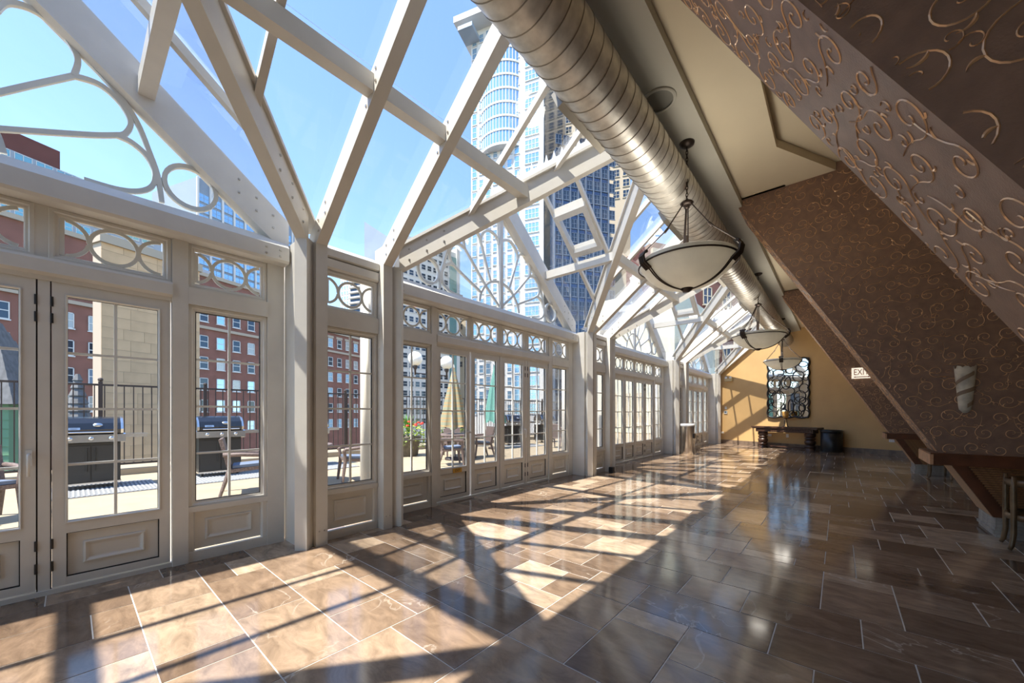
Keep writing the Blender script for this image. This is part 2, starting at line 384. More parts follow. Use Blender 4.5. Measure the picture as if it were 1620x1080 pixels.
# ================================================================ BULKHEADS (slanted, papered)
SLP = (4.25-.80)/(.87+1.10)
def slx(z): return -1.10+(4.25-z)/SLP*1.0
def spiral(cx, cy, r0, a0, turns, sgn, n=30):
    out = []
    for i in range(n+1):
        t = i/n; r = r0*(1-t)**.85+.004; a = a0+sgn*turns*2*math.pi*t; out.append((cx+r*math.cos(a), cy+r*math.sin(a)))
    return out
def scrolls(area, inside, cell, rnd):
    """list of (points, widths) of scroll curves in 2D"""
    res = []; (a0, a1, b0, b1) = area
    ni = int((a1-a0)/cell)+1; nj = int((b1-b0)/cell)+1
    for i in range(ni):
        for j in range(nj):
            cx = a0+(i+.5+(.5 if j % 2 else 0))*cell+rnd.uniform(-.12, .12)*cell; cy = b0+(j+.5)*cell+rnd.uniform(-.12, .12)*cell
            sg = rnd.choice((-1, 1)); th = rnd.uniform(0, 6.28); R = cell*rnd.uniform(.28, .42)
            sp_ = spiral(cx, cy, R, th, 1.35, sg)
            # stem leaving the spiral in an S
            x0, y0 = sp_[0]; tx, ty = -sg*-math.sin(th), sg*-math.cos(th); stem = []
            for k in range(1, 15):
                t = k/14; stem.append((x0+(tx*t+.45*t*t*math.cos(th))*cell*.75, y0+(ty*t+.45*t*t*math.sin(th))*cell*.75))
            curve = sp_[::-1]+stem; m = len(curve); wmx = cell*.028
            wd = [wmx*(.35+.9*math.sin(math.pi*min(1, .08+q/m*.95))) for q in range(m)]
            res.append((curve, wd))
            # leaf at a shoulder
            for q in (m//2+3, m-9):
                px, py = curve[q]; a = rnd.uniform(0, 6.28); L = cell*rnd.uniform(.16, .26)
                lf = [(px+L*t*math.cos(a+t*1.1*sg), py+L*t*math.sin(a+t*1.1*sg)) for t in (0, .12, .25, .38, .5, .62, .75, .88, 1)]
                res.append((lf, [wmx*z for z in (.5, 1.2, 1.8, 2.1, 2.0, 1.7, 1.2, .7, .12)]))
            # small hook
            a = rnd.uniform(0, 6.28); hx, hy = cx+math.cos(a)*cell*.5, cy+math.sin(a)*cell*.5
            hk = spiral(hx, hy, cell*.13, a, .9, -sg, 16); res.append((hk, [wmx*.7]*len(hk)))
    out = []
    for c, wd in res:
        cur, cw = [], []
        for p, q in zip(c, wd):
            if inside(*p): cur.append(p); cw.append(q)
            else:
                if len(cur) > 2: out.append((cur, cw))
                cur, cw = [], []
        if len(cur) > 2: out.append((cur, cw))
    return out
def ribbon3(mb, curve, wd, org, ax, ay, nz, t=.0025):
    k = len(mb.v); m = len(curve); P = [Vector((p[0], p[1])) for p in curve]
    for i in range(m):
        a = P[max(i-1, 0)]; b = P[min(i+1, m-1)]; d = (b-a); d = d.normalized() if d.length > 1e-9 else Vector((1, 0))
        nn = Vector((-d.y, d.x))*wd[i]/2
        for q, h in ((P[i]+nn, 0), (P[i], t), (P[i]-nn, 0)):
            mb.v.append(tuple(org+ax*q.x+ay*q.y+nz*(h+.0006)))
    for i in range(m-1):
        for j in range(2):
            mb.f.append((k+i*3+j, k+i*3+j+1, k+i*3+3+j+1, k+i*3+3+j)); mb.m.append(0)
BLAB = ['slanted bulkhead overhead in the foreground, brown wallpaper with copper scrolls', 'middle slanted bulkhead carrying the plaster sconce, brown scroll wallpaper', 'farthest slanted bulkhead behind the exit sign, brown scroll wallpaper']
BK = [(1.36, 2.02), (6.30, 6.97), (11.75, 12.42)]
for bi, (ya, yb) in enumerate(BK):
    zb = .84
    xt, xb = slx(CZ+.1), slx(zb)
    body = MB().ext([(xt, ya, CZ+.1), (3.6, ya, CZ+.1), (3.6, ya, zb), (xb, ya, zb)], (0, yb-ya, 0))
    B = body.build('wall_bulkhead', PAPER); tag(B, BLAB[bi], kind='structure')
    rnd = random.Random(20+bi)
    sm = MB(); cell = .17
    for c, wd in scrolls((xt, 3.3, zb, CZ), lambda a, b: zb+.02 < b < CZ-.02 and a > slx(b)+.02 and a < 3.4, cell, rnd):
        ribbon3(sm, c, wd, Vector((0, ya, 0)), Vector((1,0,0)), Vector((0,0,1)), Vector((0,-1,0)))
    o = sm.build('face_scrolls', COPPER, B); o['kind'] = 'stuff'
    sdir = Vector((slx(zb)-slx(CZ), 0, zb-CZ)); SL = sdir.length; sdir.normalize(); sn = Vector((sdir.z, 0, -sdir.x)) if sdir.z < 0 else Vector((-sdir.z, 0, sdir.x))
    if sn.x > 0: sn = -sn
    sm = MB()
    for c, wd in scrolls((0, SL, 0, yb-ya), lambda a, b: .02 < a < SL-.02 and .015 < b < yb-ya-.015, cell, rnd):
        ribbon3(sm, c, wd, Vector((slx(CZ), ya, CZ)), sdir, Vector((0,1,0)), sn)
    o = sm.build('slope_scrolls', COPPER, B); o['kind'] = 'stuff'
    # wooden ledge, lower wedge, frame strip, woven panel, stone foot
    MB().box(xb-.06, 3.6, ya-.05, yb+.05, zb-.11, zb).build('ledge', WOOD, B)
    MB().box(xb-.085, xb-.058, ya-.068, yb+.068, zb-.112, zb+.002).build('ledge_end', WOODL, B)  # paler orange than the rest of the ledge
    MB().box(xb-.08, 3.6, ya-.065, yb+.065, zb, zb+.018).build('ledge_cap', WOOD, B)
    z1, z0 = zb-.11, .21; xa, xc = slx(z1)+.02, 1.22
    MB().ext([(xa+.02, ya+.02, z1), (3.6, ya+.02, z1), (3.6, ya+.02, z0), (xc+.02, ya+.02, z0)], (0, yb-ya-.04, 0)).build('lower_wedge', WOOD, B)
    MB().ext([(xa, ya, z1), (xa+.10, ya, z1), (xc+.10, ya, z0), (xc, ya, z0)], (0, .03, 0)).build('edge_strip', WOOD, B)
    n_ = 22
    for k in range(n_):
        za = z0+(z1-z0)*k/n_; zc = z0+(z1-z0)*(k+1)/n_
        xl = xc+(xa-xc)*(k/n_)+.115
        cbox('slat', (2.2, .012, (z1-z0)/n_-.006), WEAVE, B, (xl+1.1, ya+.016-(k % 2)*.004, za+.003))
    n_ = 20
    for k in range(n_):
        f0 = k/n_; za = z0+(z1-z0)*f0; x = xc+(xa-xc)*f0
        st = cbox('weave_strip', (.012, yb-ya-.06, (z1-z0)/n_*1.05), WEAVE_LIT, B, (x+.004, (ya+yb)/2, za)); st.rotation_euler = (0, -math.atan2(xc-xa, z1-z0), 0)
    zz = 0; rs = random.Random(5+bi)
    for k in range(6):
        h = .033
        for xx in (1.25,):
            cbox('stone', (2.3, yb-ya-.03+rs.uniform(-.02, .02), h), STONE, B, (xx+1.15-.02+rs.uniform(-.015, .015), (ya+yb)/2, zz), .003)
        zz += h+.002

# ================================================================ DOOR WALL
wl = empty('wall_left'); tag(wl, 'white framed conservatory wall of glazed doors along the terrace', kind='structure')
Z_TH, Z_LR, Z_PN, Z_MR, Z_GL, Z_TR, Z_RL, Z_T0, Z_T1, Z_BB = .035, .10, .42, .50, 2.16, 2.245, 2.40, 2.45, 2.735, 2.775
BAYN = ['the nearest bay with grills behind it', 'the second bay with the striped umbrella behind it', 'the third bay beside the steel bin', 'the farthest bay beside the ochre wall']
ORD = ['first', 'second', 'third', 'fourth']
CNT = {'door': 0, 'window': 0}
def nm(k): CNT[k] += 1; return f'{k}_{CNT[k]}'
def ring_transom(W, x0, y0, y1, z0, z1):
    """rings on the pane of a transom: one full, a half at each side"""
    r = (z1-z0)/2-.003; cy = (y0+y1)/2; cz = (z0+z1)/2; dist = (y1-y0)/2
    r = min(r, dist*.52)
    MB().ribbon(circ(cy, cz, r), x0-.008, .025, .016, close=True).build('ring', WH2, W)
    for sg in (-1, 1):
        ey = cy+sg*2*(r+.002); pts = []
        for i in range(41):
            a = 2*math.pi*i/40; p = (ey+r*math.cos(a), cz+r*math.sin(a))
            if y0 < p[0] < y1: pts.append(p)
        if len(pts) > 3:
            # order the arc from bottom to top
            pts.sort(key=lambda p: math.atan2(p[1]-cz, (ey-p[0])))
            MB().ribbon(pts, x0-.0072, .025, .0144).build('half_ring', WH2, W)
def glazed(W, x0, y0, y1, z0, z1, rows, cols, sash=.035, gk=True):
    """pane with gasket, bevelled sash and grille bars"""
    MB().box(x0-.004, x0+.004, y0, y1, z0, z1).build('pane', GLASS, W)
    if gk: MB().mould((y0-.004, y1+.004, z0-.004, z1+.004), [(0, -.012), (0, .011), (.004, .011), (.004, -.012)], x0).build('gasket', GASK, W)
    for c in range(1, cols):
        y = y0+(y1-y0)*c/cols; MB().box(x0-.010, x0+.010, y-.009, y+.009, z0, z1).build('muntin', WH2, W)
    for r in range(1, rows):
        z = z0+(z1-z0)*r/rows; MB().box(x0-.0095, x0+.0095, y0, y1, z-.009, z+.009).build('muntin', WH2, W)
def panel(W, x0, y0, y1, z0, z1, name='panel'):
    p = MB().box(x0-.02, x0, y0, y1, z0, z1).build(name, WH, W)
    m = .075
    MB().mould((y0+m, y1-m, z0+m*.95, z1-m*.95), [(0, 0), (.004, .012), (.013, .016), (.022, .010), (.03, .003), (.04, 0)], x0).build('panel_moulding', WH, p)
def door(yc, a, b, bay, k):
    d = empty(nm('door'), (XW, yc+(a+b)/2, 0)); h = (b-a)/2-.006
    tag(d, f'white glazed door leaf, {ORD[k]} of four in {BAYN[bay]}', kind='structure')
    s = .068
    for sg in (-1, 1):
        MB().box(-.035, .012, min(sg*h, sg*(h-s)), max(sg*h, sg*(h-s)), Z_TH+.01, Z_TR).build('stile', WH, d)
    for z0, z1, n in ((Z_TH+.01, Z_LR, 'bottom_rail'), (Z_PN, Z_MR, 'middle_rail'), (Z_GL, Z_TR, 'top_rail')):
        MB().box(-.034, .011, -h+s, h-s, z0, z1).build(n, WH, d)
    MB().mould((-h+s-.006, h-s+.006, Z_MR-.006, Z_GL+.006), [(0, .018), (.004, .02), (.012, .012), (.014, -.02)], 0).build('sash_bead', WH, d)
    glazed(d, -.014, -h+s+.008, h-s-.008, Z_MR+.008, Z_GL-.008, 4, 2)
    panel(d, -.012, -h+s+.006, h-s-.006, Z_LR+.006, Z_PN-.006)
    MB().mould((-h+s, h-s, Z_LR, Z_PN), [(0, .003), (0, -.004), (.006, -.004), (.006, -.012)], 0).build('panel_gasket', GASK, d)
    if k in (2, 3):
        sd = h if k == 2 else -h
        for z in (.2, .36, 1.98, 2.1):
            MB().tube([(.014, sd, z-.035), (.014, sd, z+.035)], .008, 8).build('hinge', BLK, d)
    if k == 0 or k == 2:
        hd = empty('handle'); hd.parent = d; hd.location = (.012, h-.03, .98)
        MB().box(0, .012, -.014, .014, -.05, .06).build('backplate', PLAST, hd); MB().tube([(.01, 0, .03), (.045, 0, .03), (.05, 0, .02), (.05, 0, -.12 if k else .03), (.05, -.0 if k else -.1, -.12 if k else .03)], .009, 8).build('lever', PLAST, hd, True)
    return d
def window(label, x0, y0, y1, z0, z1, rows=4, cols=2, fr=.05, rings=False, pan=None):
    W = empty(nm('window'), (x0, (y0+y1)/2, 0)); tag(W, label, kind='structure'); h = (y1-y0)/2
    MB().mould((-h, h, z0, z1), [(0, -.03), (0, .012), (.004, .016), (fr*.45, .016), (fr*.6, .004), (fr*.85, .0), (fr, -.008), (fr, -.03)], 0).build('frame', WH, W)
    glazed(W, -.014, -h+fr+.003, h-fr-.003, z0+fr+.003, z1-fr-.003, rows, cols, gk=not rings)
    if rings: ring_transom(W, -.014, -h+fr+.003, h-fr-.003, z0+fr+.003, z1-fr-.003)
    if pan:
        panel(W, -.012, -h+.045, h-.045, pan[0]+.1, pan[1]-.04)
        MB().mould((-h, h, pan[0], pan[1]), [(0, -.03), (0, .014), (.035, .014), (.045, .004), (.05, -.012)], 0).build('panel_frame', WH, W)
        MB().box(-.03, .022, -h, h, pan[0], pan[0]+.085).build('plinth', WH, W)
        MB().box(-.02, .030, -h, h, pan[1]-.035, pan[1]+.012).build('sill', WH, W)
    return W
LEAVES = [(-1.37, -.72), (-.70, -.05), (-.01, .63), (.69, 1.34)]
FAN = [[(.02, 3.49), (.08, 3.485), (.23, 3.44), (.35, 3.35), (.45, 3.21), (.485, 3.07)],
       [(.02, 3.08), (.35, 3.35+.01), (.61, 3.62), (.80, 3.81)], [(.23, 3.445), (.33, 3.70), (.455, 4.02)], [(.45, 3.22), (.87, 3.41), (1.02, 3.49)],
       [(.80, 3.81), (.93, 3.83), (1.04, 3.76), (1.10, 3.64), (1.07, 3.53), (1.02, 3.49)],
       [(.455, 4.02), (.50, 4.11), (.60, 4.15), (.70, 4.12), (.78, 4.04), (.82, 3.94), (.80, 3.81)],
       [(.03, 4.12), (.06, 4.2), (.13, 4.25), (.25, 4.27), (.37, 4.21), (.44, 4.12), (.455, 4.02)],
       [(1.02, 3.49), (1.10, 3.48), (1.18, 3.43), (1.23, 3.35), (1.245, 3.27), (1.22, 3.17), (1.14, 3.10), (1.02, 3.065), (.85, 3.06)],
       [(.50, 4.28), (.63, 4.17), (.83, 4.01), (1.01, 3.84), (1.13, 3.67), (1.21, 3.45), (1.26, 3.28), (1.285, 3.07)]]
for bi, yc in enumerate(BAYS):
    for k, (a, b) in enumerate(LEAVES): door(yc, a, b, bi, k)
    MB().box(XW-.05, XW+.02, yc-1.38, yc+1.36, 0, Z_TH).build('threshold', WH, wl)
    MB().box(XW-.03, XW+.012, yc+.632, yc+.688, Z_TH, Z_TR).build('hinge_strip', WH, wl)
    for z0, z1 in ((Z_TH, Z_TR),):
        for y in (yc+.629, yc+.690): MB().box(XW-.03, XW+.004, y-.004, y+.004, z0, z1).build('hinge_gap', GASK, wl)
    MB().box(XW-.04, XW+.02, yc-.05, yc-.008, Z_TH, Z_TR).build('meeting_post', WH, wl)
    for r0, r1 in ((-1.46, -1.375), (1.345, 1.45)): MB().box(XW-.06, XW+.035, yc+r0, yc+r1, 0, Z_BB+.02).build('mullion', WH, wl)
    for r0, r1 in ((-2.2, -2.05), (2.05, 2.2)): MB().box(XW-.06, XW+.03, yc+r0, yc+r1, 0, Z_BB+.02).build('jamb', WH, wl)
    # transom rail with rounded nose
    for r0, r1 in ((-1.375, 1.345),):
        MB().ext([(XW-.05, yc+r0, Z_TR), (XW+.02, yc+r0, Z_TR), (XW+.028, yc+r0, Z_TR+.03), (XW+.055, yc+r0, Z_TR+.05), (XW+.055, yc+r0, Z_RL-.02), (XW+.045, yc+r0, Z_RL), (XW-.05, yc+r0, Z_RL)], (0, r1-r0, 0)).build('transom_rail', WH, wl)
    tr = [(-1.37, -.72), (-.70, -.05), (-.02, .62), (.68, 1.34)]
    for k, (a, b) in enumerate(tr):
        window(f'transom light with white rings, {ORD[k]} above the doors in {BAYN[bi]}', XW, yc+a, yc+b, Z_RL, Z_BB, 1, 1, .05, True)
        if k < 3: MB().box(XW-.05, XW+.012, yc+b, yc+tr[k+1][0], Z_RL, Z_BB).build('short_mullion', WH, wl)
    for k, (a, b) in enumerate(((-2.05, -1.46), (1.45, 2.05))):
        sd = ('near', 'far')[k]
        window(f'tall sidelight with panelled base at the {sd} end of {BAYN[bi]}', XW, yc+a, yc+b, .47, Z_TR, 4, 2, .055, pan=(.0, .47))
        MB().box(XW-.05, XW+.04, yc+a, yc+b, Z_TR, Z_RL-.01).build('transom_rail', WH, wl)
        window(f'transom light with white rings above the {sd} sidelight of {BAYN[bi]}', XW, yc+a, yc+b, Z_RL-.01, Z_BB, 1, 1, .05, True)
    # gable beam: face, sloped top
    gb = MB().ext([(XW-.06, yc-2.2, Z_BB), (XW+.15, yc-2.2, Z_BB), (XW+.17, yc-2.2, Z_BB+.02), (XW+.17, yc-2.2, Z_BB+.15), (XW+.06, yc-2.2, Z_BB+.25), (XW-.06, yc-2.2, Z_BB+.27)], (0, 4.4, 0)).build('gable_beam', WH, wl)
    bm = MB()
    for sg in (-1, 1):
        for dy in (2.12, 2.0):
            for dz in (.05, .11): bm.lathe([(0, .012), (.008, .010), (.011, 0)], 8, (0, 0, 0)) if False else bm.box(XW+.168, XW+.178, yc+sg*dy-.008, yc+sg*dy+.008, Z_BB+dz-.008, Z_BB+dz+.008)
    bm.build('bolt_heads', STEEL, gb)
    # fan window
    W = empty(nm('window'), (XW-.03, yc, 0)); tag(W, f'triangular gable window with curved fan tracery over {BAYN[bi]}', kind='structure')
    zb = Z_BB+.27; zt = UD(0)+.1; hwf = HW-(zb-2.95)/.8+.12
    MB().ext([(0, -hwf, zb), (0, hwf, zb), (0, 0, zt)], (.008, 0, 0)).build('pane', GLASS, W)
    MB().box(-.04, .05, -.035, .035, zb, zt).build('centre_mullion', WH, W)
    for sg in (-1, 1):
        for ci, c in enumerate(FAN): MB().ribbon([(sg*p[0], p[1]) for p in crom([Vector(q) for q in c], 5)], -.008-.0008*ci, .034, .024+.0016*ci).build('tracery_bar', WH2, W)
        MB().ribbon(circ(sg*1.475, 3.275, .175), -.018, .034, .044, close=True).build('tracery_ring', WH2, W)
        MB().ext([(-.04, sg*hwf, zb), (-.04, sg*(hwf-.11), zb), (-.04, 0, zt-.17), (-.04, 0, zt-.08)], (.07, 0, 0)).build('rake_frame', WH, W)
    for sg in (-1, 1):
        rk = MB().vbeam((XW+.02, yc+sg*2.22, UD(2.22)-.06), (XW+.02, yc, UD(0)-.06), .15, .34).build('rake_beam', WH, wl)
        bm = MB()
        for r in (2.08, 1.94, 1.8): bm.box(XW+.094, XW+.104, yc+sg*r-.008, yc+sg*r+.008, UD(r)+.06, UD(r)+.076).box(XW+.094, XW+.104, yc+sg*r-.008, yc+sg*r+.008, UD(r)+.18, UD(r)+.196)
        bm.build('bolt_heads', STEEL, rk)
NB = ['the narrow bay behind the viewer', 'the narrow bay between the nearest two gables', 'the narrow bay between the second and third gables', 'the narrow bay beside the steel bin']
for bi, yc in enumerate(NARROW):
    window(f'single tall sidelight with panelled base in {NB[bi]}', XN, yc-.30, yc+.30, .5, 2.19, 4, 2, .055, pan=(0, .5))
    MB().box(XN-.05, XN+.045, yc-.30, yc+.30, 2.19, 2.36).build('transom_rail', WH, wl)
    window(f'single transom light with white rings in {NB[bi]}', XN, yc-.30, yc+.30, 2.36, 2.77, 1, 1, .05, True)
    MB().ext([(XN-.06, yc-.30, 2.77), (XN+.03, yc-.30, 2.77), (XN+.05, yc-.30, 2.79), (XN+.05, yc-.30, 2.87), (XN+.02, yc-.30, 2.885), (XN+.06, yc-.30, 2.90), (XN+.06, yc-.30, 2.97), (XN-.06, yc-.30, 3.05)], (0, .6, 0)).build('eave_beam', WH, wl)
# posts: an aligned rafter post and a diagonal valley post on both sides of every narrow bay
def posts(yc, sides=(-1, 1)):
    for sg in sides:
        y = yc+sg*.36
        p = MB().box(XN-.03, XP, y-.055, y+.055, 0, U(XP)+.02).build('rafter_post', WH, wl)
        MB().box(XP-.002, XP+.006, y-.03, y-.018, .14, .152).box(XP-.002, XP+.006, y+.018, y+.03, .14, .152).build('bolt_heads', STEEL, p)
        vy = yc+sg*.55; a = Vector((1, sg, 0)).normalized(); b = Vector((-sg, 1, 0)).normalized()*.055; c = Vector((XP-.01, vy, 0))
        q = [c+b, c-b, c-b-a*.2, c+b-a*.2]
        p = MB().ext([tuple(t) for t in q], (0, 0, U(XP)+.02)).build('valley_post', WH, wl)
        MB().box(XN-.34, XN-.02, yc+sg*.50-.03, yc+sg*.50+.03, 0, 2.98).build('return_panel', WH, wl)
        MB().box(XN-.035, XN+.02, yc+sg*.30, yc+sg*.31, 0, 2.9).build('reveal', WH, wl) if False else None
for yc in NARROW:
    posts(yc)
    for sg in (-1, 1): MB().tube([(XW-.22, yc+sg*.46, -.03), (XW-.22, yc+sg*.46, 2.95)], .065, 16).build('corner_column', WH, wl, True)
posts(18.47, (-1,))
MB().box(XN-.02, XN+.02, 18.14, 18.3, 0, 2.9).build('end_panel', M('brown_end_panel', (.10, .075, .06), .6), wl)

# ================================================================ GLASS ROOF
rf = empty('roof'); tag(rf, 'pitched glass conservatory roof with white rafters and gabled dormers', kind='structure')
def clip(poly, a, b, c):
    out = []                                     # keep a*x+b*y<=c
    for i in range(len(poly)):
        p, q = poly[i], poly[(i+1) % len(poly)]; dp, dq = a*p[0]+b*p[1]-c, a*q[0]+b*q[1]-c
        if dp <= 0: out.append(p)
        if dp*dq < 0: t = dp/(dp-dq); out.append((p[0]+(q[0]-p[0])*t, p[1]+(q[1]-p[1])*t))
    return out
def cuts(poly, axis, vals):
    parts = [poly]
    for v in vals:
        nx = []
        for p in parts:
            a, b = (1, 0) if axis == 0 else (0, 1)
            l = clip(p, a, b, v-.012); r = clip(p, -a, -b, -v-.012)
            nx += [q for q in (l, r) if len(q) > 2]
        parts = nx
    return parts
def roof_panes(poly, zf, cx, cy, name='pane'):
    for p in cuts(poly, 0, cx):
        for q in cuts(p, 1, cy):
            MB().ext([(x, y, zf(x, y)) for x, y in q], (0, 0, .008)).build(name, ROOFGLASS, rf)
PX = XP+1.02                                       # purlin line
def bolts(mb, pts):
    for p in pts: mb.box(p[0]-.008, p[0]+.008, p[1]-.008, p[1]+.008, p[2]-.008, p[2]+.008)
def main_zone(yc, lo, hi):
    """main slope from the dormer ridge at lo to the dormer ridge at hi around narrow bay yc"""
    zf = lambda x, y: U(x)+GH
    poly = [(XP-.22, yc-.55), (XP-.22, yc+.55), (XP, yc+.55), (XT, hi), (XT, lo), (XP, yc-.55)]
    bars = [yc-1.78, yc-1.07, yc-.36, yc+.36, yc+1.07, yc+1.78]
    if lo > yc-.6: bars = [b for b in bars if b > lo+.1]
    roof_panes(poly, zf, (PX,), [b for b in bars if lo+.05 < b < hi-.05])
    for b in bars:
        if not lo+.05 < b < hi-.05: continue
        off = abs(b-yc)
        if off < .5:
            r_ = MB().vbeam((XP-.16, b, U(XP-.16)), (XT+.05, b, U(XT+.05)), .105, .235).build('rafter', WH, rf)
            m = MB(); bolts(m, [(XP+t, b+sg*.053, U(XP+t)+h) for t in (.05, .2, .95, 1.1) for h in (.06, .16) for sg in (-1, 1)]); m.build('bolt_heads', STEEL, r_)
        else:
            x0 = XP+(off-.55)
            MB().vbeam((x0, b, U(x0)+.17), (XT+.05, b, U(XT+.05)+.17), .055, .08).build('glazing_bar', WH, rf)
    x = PX; rmax = min(hi-yc, yc-lo)
    ya = max(lo, yc-.55-1.02) if lo < yc-.6 else lo; yb = min(hi, yc+.55+1.02)
    ys = [ya]+[b for b in (yc-.36, yc+.36) if ya < b < yb]+[yb]
    for p, q in zip(ys[:-1], ys[1:]):
        pu = MB().box(x-.05, x+.05, p+(.053 if p in (yc-.36, yc+.36) else 0), q-(.053 if q in (yc-.36, yc+.36) else 0), U(x)+.06, U(x)+.20).build('purlin', WH, rf)
        m = MB(); bolts(m, [(x+.05*0-.05, t, U(x)+.13) for t in (p+.12, q-.12, (p+q)/2)]); m.build('bolt_heads', STEEL, pu)
    MB().box(XT-.06, XT+.10, lo, hi, U(XT)-.02, U(XT)+.35).build('head_beam', WH, rf)
zones = [(-3.53, -4.0, BAYS[0]), (1.97, BAYS[0], BAYS[1]), (7.47, BAYS[1], BAYS[2]), (12.97, BAYS[2], BAYS[3])]
for z in zones: main_zone(*z)
# last stretch up to the end wall
roof_panes([(XP-.22, 17.92), (XP-.22, 18.2), (XP, 18.15), (XT, far_y(XT)), (XT, BAYS[3]), (XP, 17.92)], lambda x, y: U(x)+GH, (PX,), ())
MB().box(XT-.06, XT+.10, BAYS[3], far_y(XT), U(XT)-.02, U(XT)+.35).build('head_beam', WH, rf)
MB().vbeam((XP-.16, 18.11, U(XP-.16)), (XP+.0, 18.11, U(XP)), .105, .235).build('rafter', WH, rf)
pa, pb = Vector((XP-.1, far_y(XP-.1)-.07, U(XP-.1))), Vector((XT, far_y(XT)-.07, U(XT)))
MB().vbeam(pa, pb, .10, .235).build('rafter', WH, rf)
for bi, yc in enumerate(BAYS):
    for sg in (-1, 1):
        v = MB().vbeam((XP-.02, yc+sg*(HW+.02), U(XP-.02)), (XT, yc, U(XT)), .11, .27).build('valley_rafter', WH, rf)
        m = MB(); d2 = Vector((1, sg, 0)).normalized()*.056
        for t in (.06, .2, .34):
            for h in (.06, .18): bolts(m, [(XP+t+d2.x*s2, yc+sg*(HW-t)+d2.y*s2, U(XP+t)+h) for s2 in (-1, 1)])
        m.build('bolt_heads', STEEL, v)
        # gutter flashing above the valley
        MB().vbeam((XP-.15, yc+sg*(HW+.15), U(XP-.15)+.25), (XT, yc, U(XT)+.25), .17, .035).build('valley_flashing', WH, rf)
        zf = lambda x, y: UD(y-yc)+GH
        poly = [(XW-.10, yc), (XT, yc), (XP, yc+sg*HW), (XW-.10, yc+sg*HW)]
        if sg < 0: poly = poly[::-1]
        sky_bay = (sg > 0 and bi in (1,)) or (bi == 2 and sg > 0)
        roof_panes(poly, zf, (-3.55, -2.95), (yc+sg*1.18,))
        for x in (-3.55, -2.95):
            rmx = XP+HW-x if x > XP else HW
            r0 = min(HW, HW-(x-XP))
            MB().vbeam((x, yc+sg*r0, UD(r0)+.17), (x, yc+sg*.05, UD(.05)+.17), .055, .08).build('glazing_bar', WH, rf)
        xe = XP+(HW-1.18)
        pu = MB().box(XW+.06, xe+.0, yc+sg*1.18-.05, yc+sg*1.18+.05, UD(1.18)+.06, UD(1.18)+.20).build('purlin', WH, rf)
        if sky_bay:
            S = MB()
            ra, rb = .42, 1.02
            fr = lambda x, r, h: (x, yc+sg*r, UD(r)+h)
            def bar(xa, xb, r1, r2, h=.10, t=.14):
                S.ext([fr(xa, r1, h), fr(xb, r1, h), fr(xb, r2, h), fr(xa, r2, h)], (0, 0, t))
            sk = empty('roof_vent'); sk.parent = rf
            bar(-3.54, -3.47, ra, rb); bar(-3.03, -2.96, ra, rb); bar(-3.47, -3.03, ra, ra+.07); bar(-3.47, -3.03, rb-.07, rb)
            S.build('vent_frame', WH, sk)
            G2 = MB(); G2.ext([fr(-3.48, ra+.06, .16), fr(-3.02, ra+.06, .16), fr(-3.02, rb-.06, .16), fr(-3.48, rb-.06, .16)], (0, 0, .008)); G2.build('vent_pane', ROOFGLASS, sk)
            MB().tube([fr(-3.32, rb-.03, .07), fr(-3.18, rb-.03, .07)], .012, 8).build('vent_catch', STEEL, sk)
    MB().vbeam((XW-.1, yc, UD(0)+.06), (XT, yc, UD(0)+.06), .12, .22).build('ridge_beam', WH, rf)
    cr = MB().box(XW-.12, XT, yc-.05, yc+.05, UD(0)+.29, UD(0)+.36)
    k = XW-.1
    while k < XT:
        cr.ext([(k, yc-.01, UD(0)+.36), (k+.10, yc-.01, UD(0)+.36), (k+.07, yc-.01, UD(0)+.42), (k+.05, yc-.01, UD(0)+.50), (k+.03, yc-.01, UD(0)+.42)], (0, .02, 0)); k += .14
    cr.build('ridge_cresting', WH, rf)

# ================================================================ DUCT
DX, DZ, DR = -1.49, 3.93, .238
duct = empty('air_duct', (DX, 0, DZ)); tag(duct, 'long galvanised spiral air duct hung under the soffit', 'air duct')
def cylY(mb, r, y0, y1, n=40, mi=0):
    k = len(mb.v)
    for y in (y0, y1):
        for j in range(n): a = 2*math.pi*j/n; mb.v.append((r*math.cos(a), y, r*math.sin(a)))
    for j in range(n): mb.f.append((k+j, k+(j+1) % n, k+n+(j+1) % n, k+n+j)); mb.m.append(mi)
cb = MB(); cylY(cb, DR, -3.9, 16.9); cb.build('duct_body', GALV, duct, True)
# spiral seam as one helical rib
pts = []; y = -3.9; a = 0
sm = MB(); N = 40; pitch = .135
turns = int((16.9+3.9)/pitch); m = turns*N; k = 0
for i in range(m+1):
    a = 2*math.pi*i/N; yy = -3.9+pitch*i/N
    for dy, r in ((-.006, DR-.001), (0, DR+.005), (.006, DR-.001)): sm.v.append((r*math.cos(a), yy+dy, r*math.sin(a)))
for i in range(m):
    for j in range(2): sm.f.append((i*3+j, i*3+j+1, i*3+4+j, i*3+3+j)); sm.m.append(0)
sm.build('spiral_seam', GALVD, duct, True)
for y in (1.35, 7.2, 12.6):
    c2 = MB(); cylY(c2, DR+.008, y, y+.07); c2.build('joint_band', GALV, duct, True)
for y in (2.55, 4.95, 7.6, 9.9, 12.4, 14.6):
    a = math.radians(205); rr = DR+.012
    v = empty('vent'); v.parent = duct; v.location = (rr*math.cos(a), y, rr*math.sin(a)); v.rotation_euler = (0, -(a-math.pi), 0)
    L = .72
    fr = MB(); fr.box(-.03, .03, 0, L, -.075, -.06).box(-.03, .03, 0, L, .06, .075).box(-.03, .03, 0, .018, -.06, .06).box(-.03, .03, L-.018, L, -.06, .06); fr.build('vent_frame', GALVD, v)
    for q in range(9): MB().box(-.012, -.006, .02, L-.02, -.055+q*.0125, -.049+q*.0125).build('vent_slat', GALVD, v)
for y in (3.6, 8.6, 13.6):
    MB().tube([(0, y, DR), (0, y, SZ-DZ)], .006, 6).build('hanger_rod', GALVD, duct)

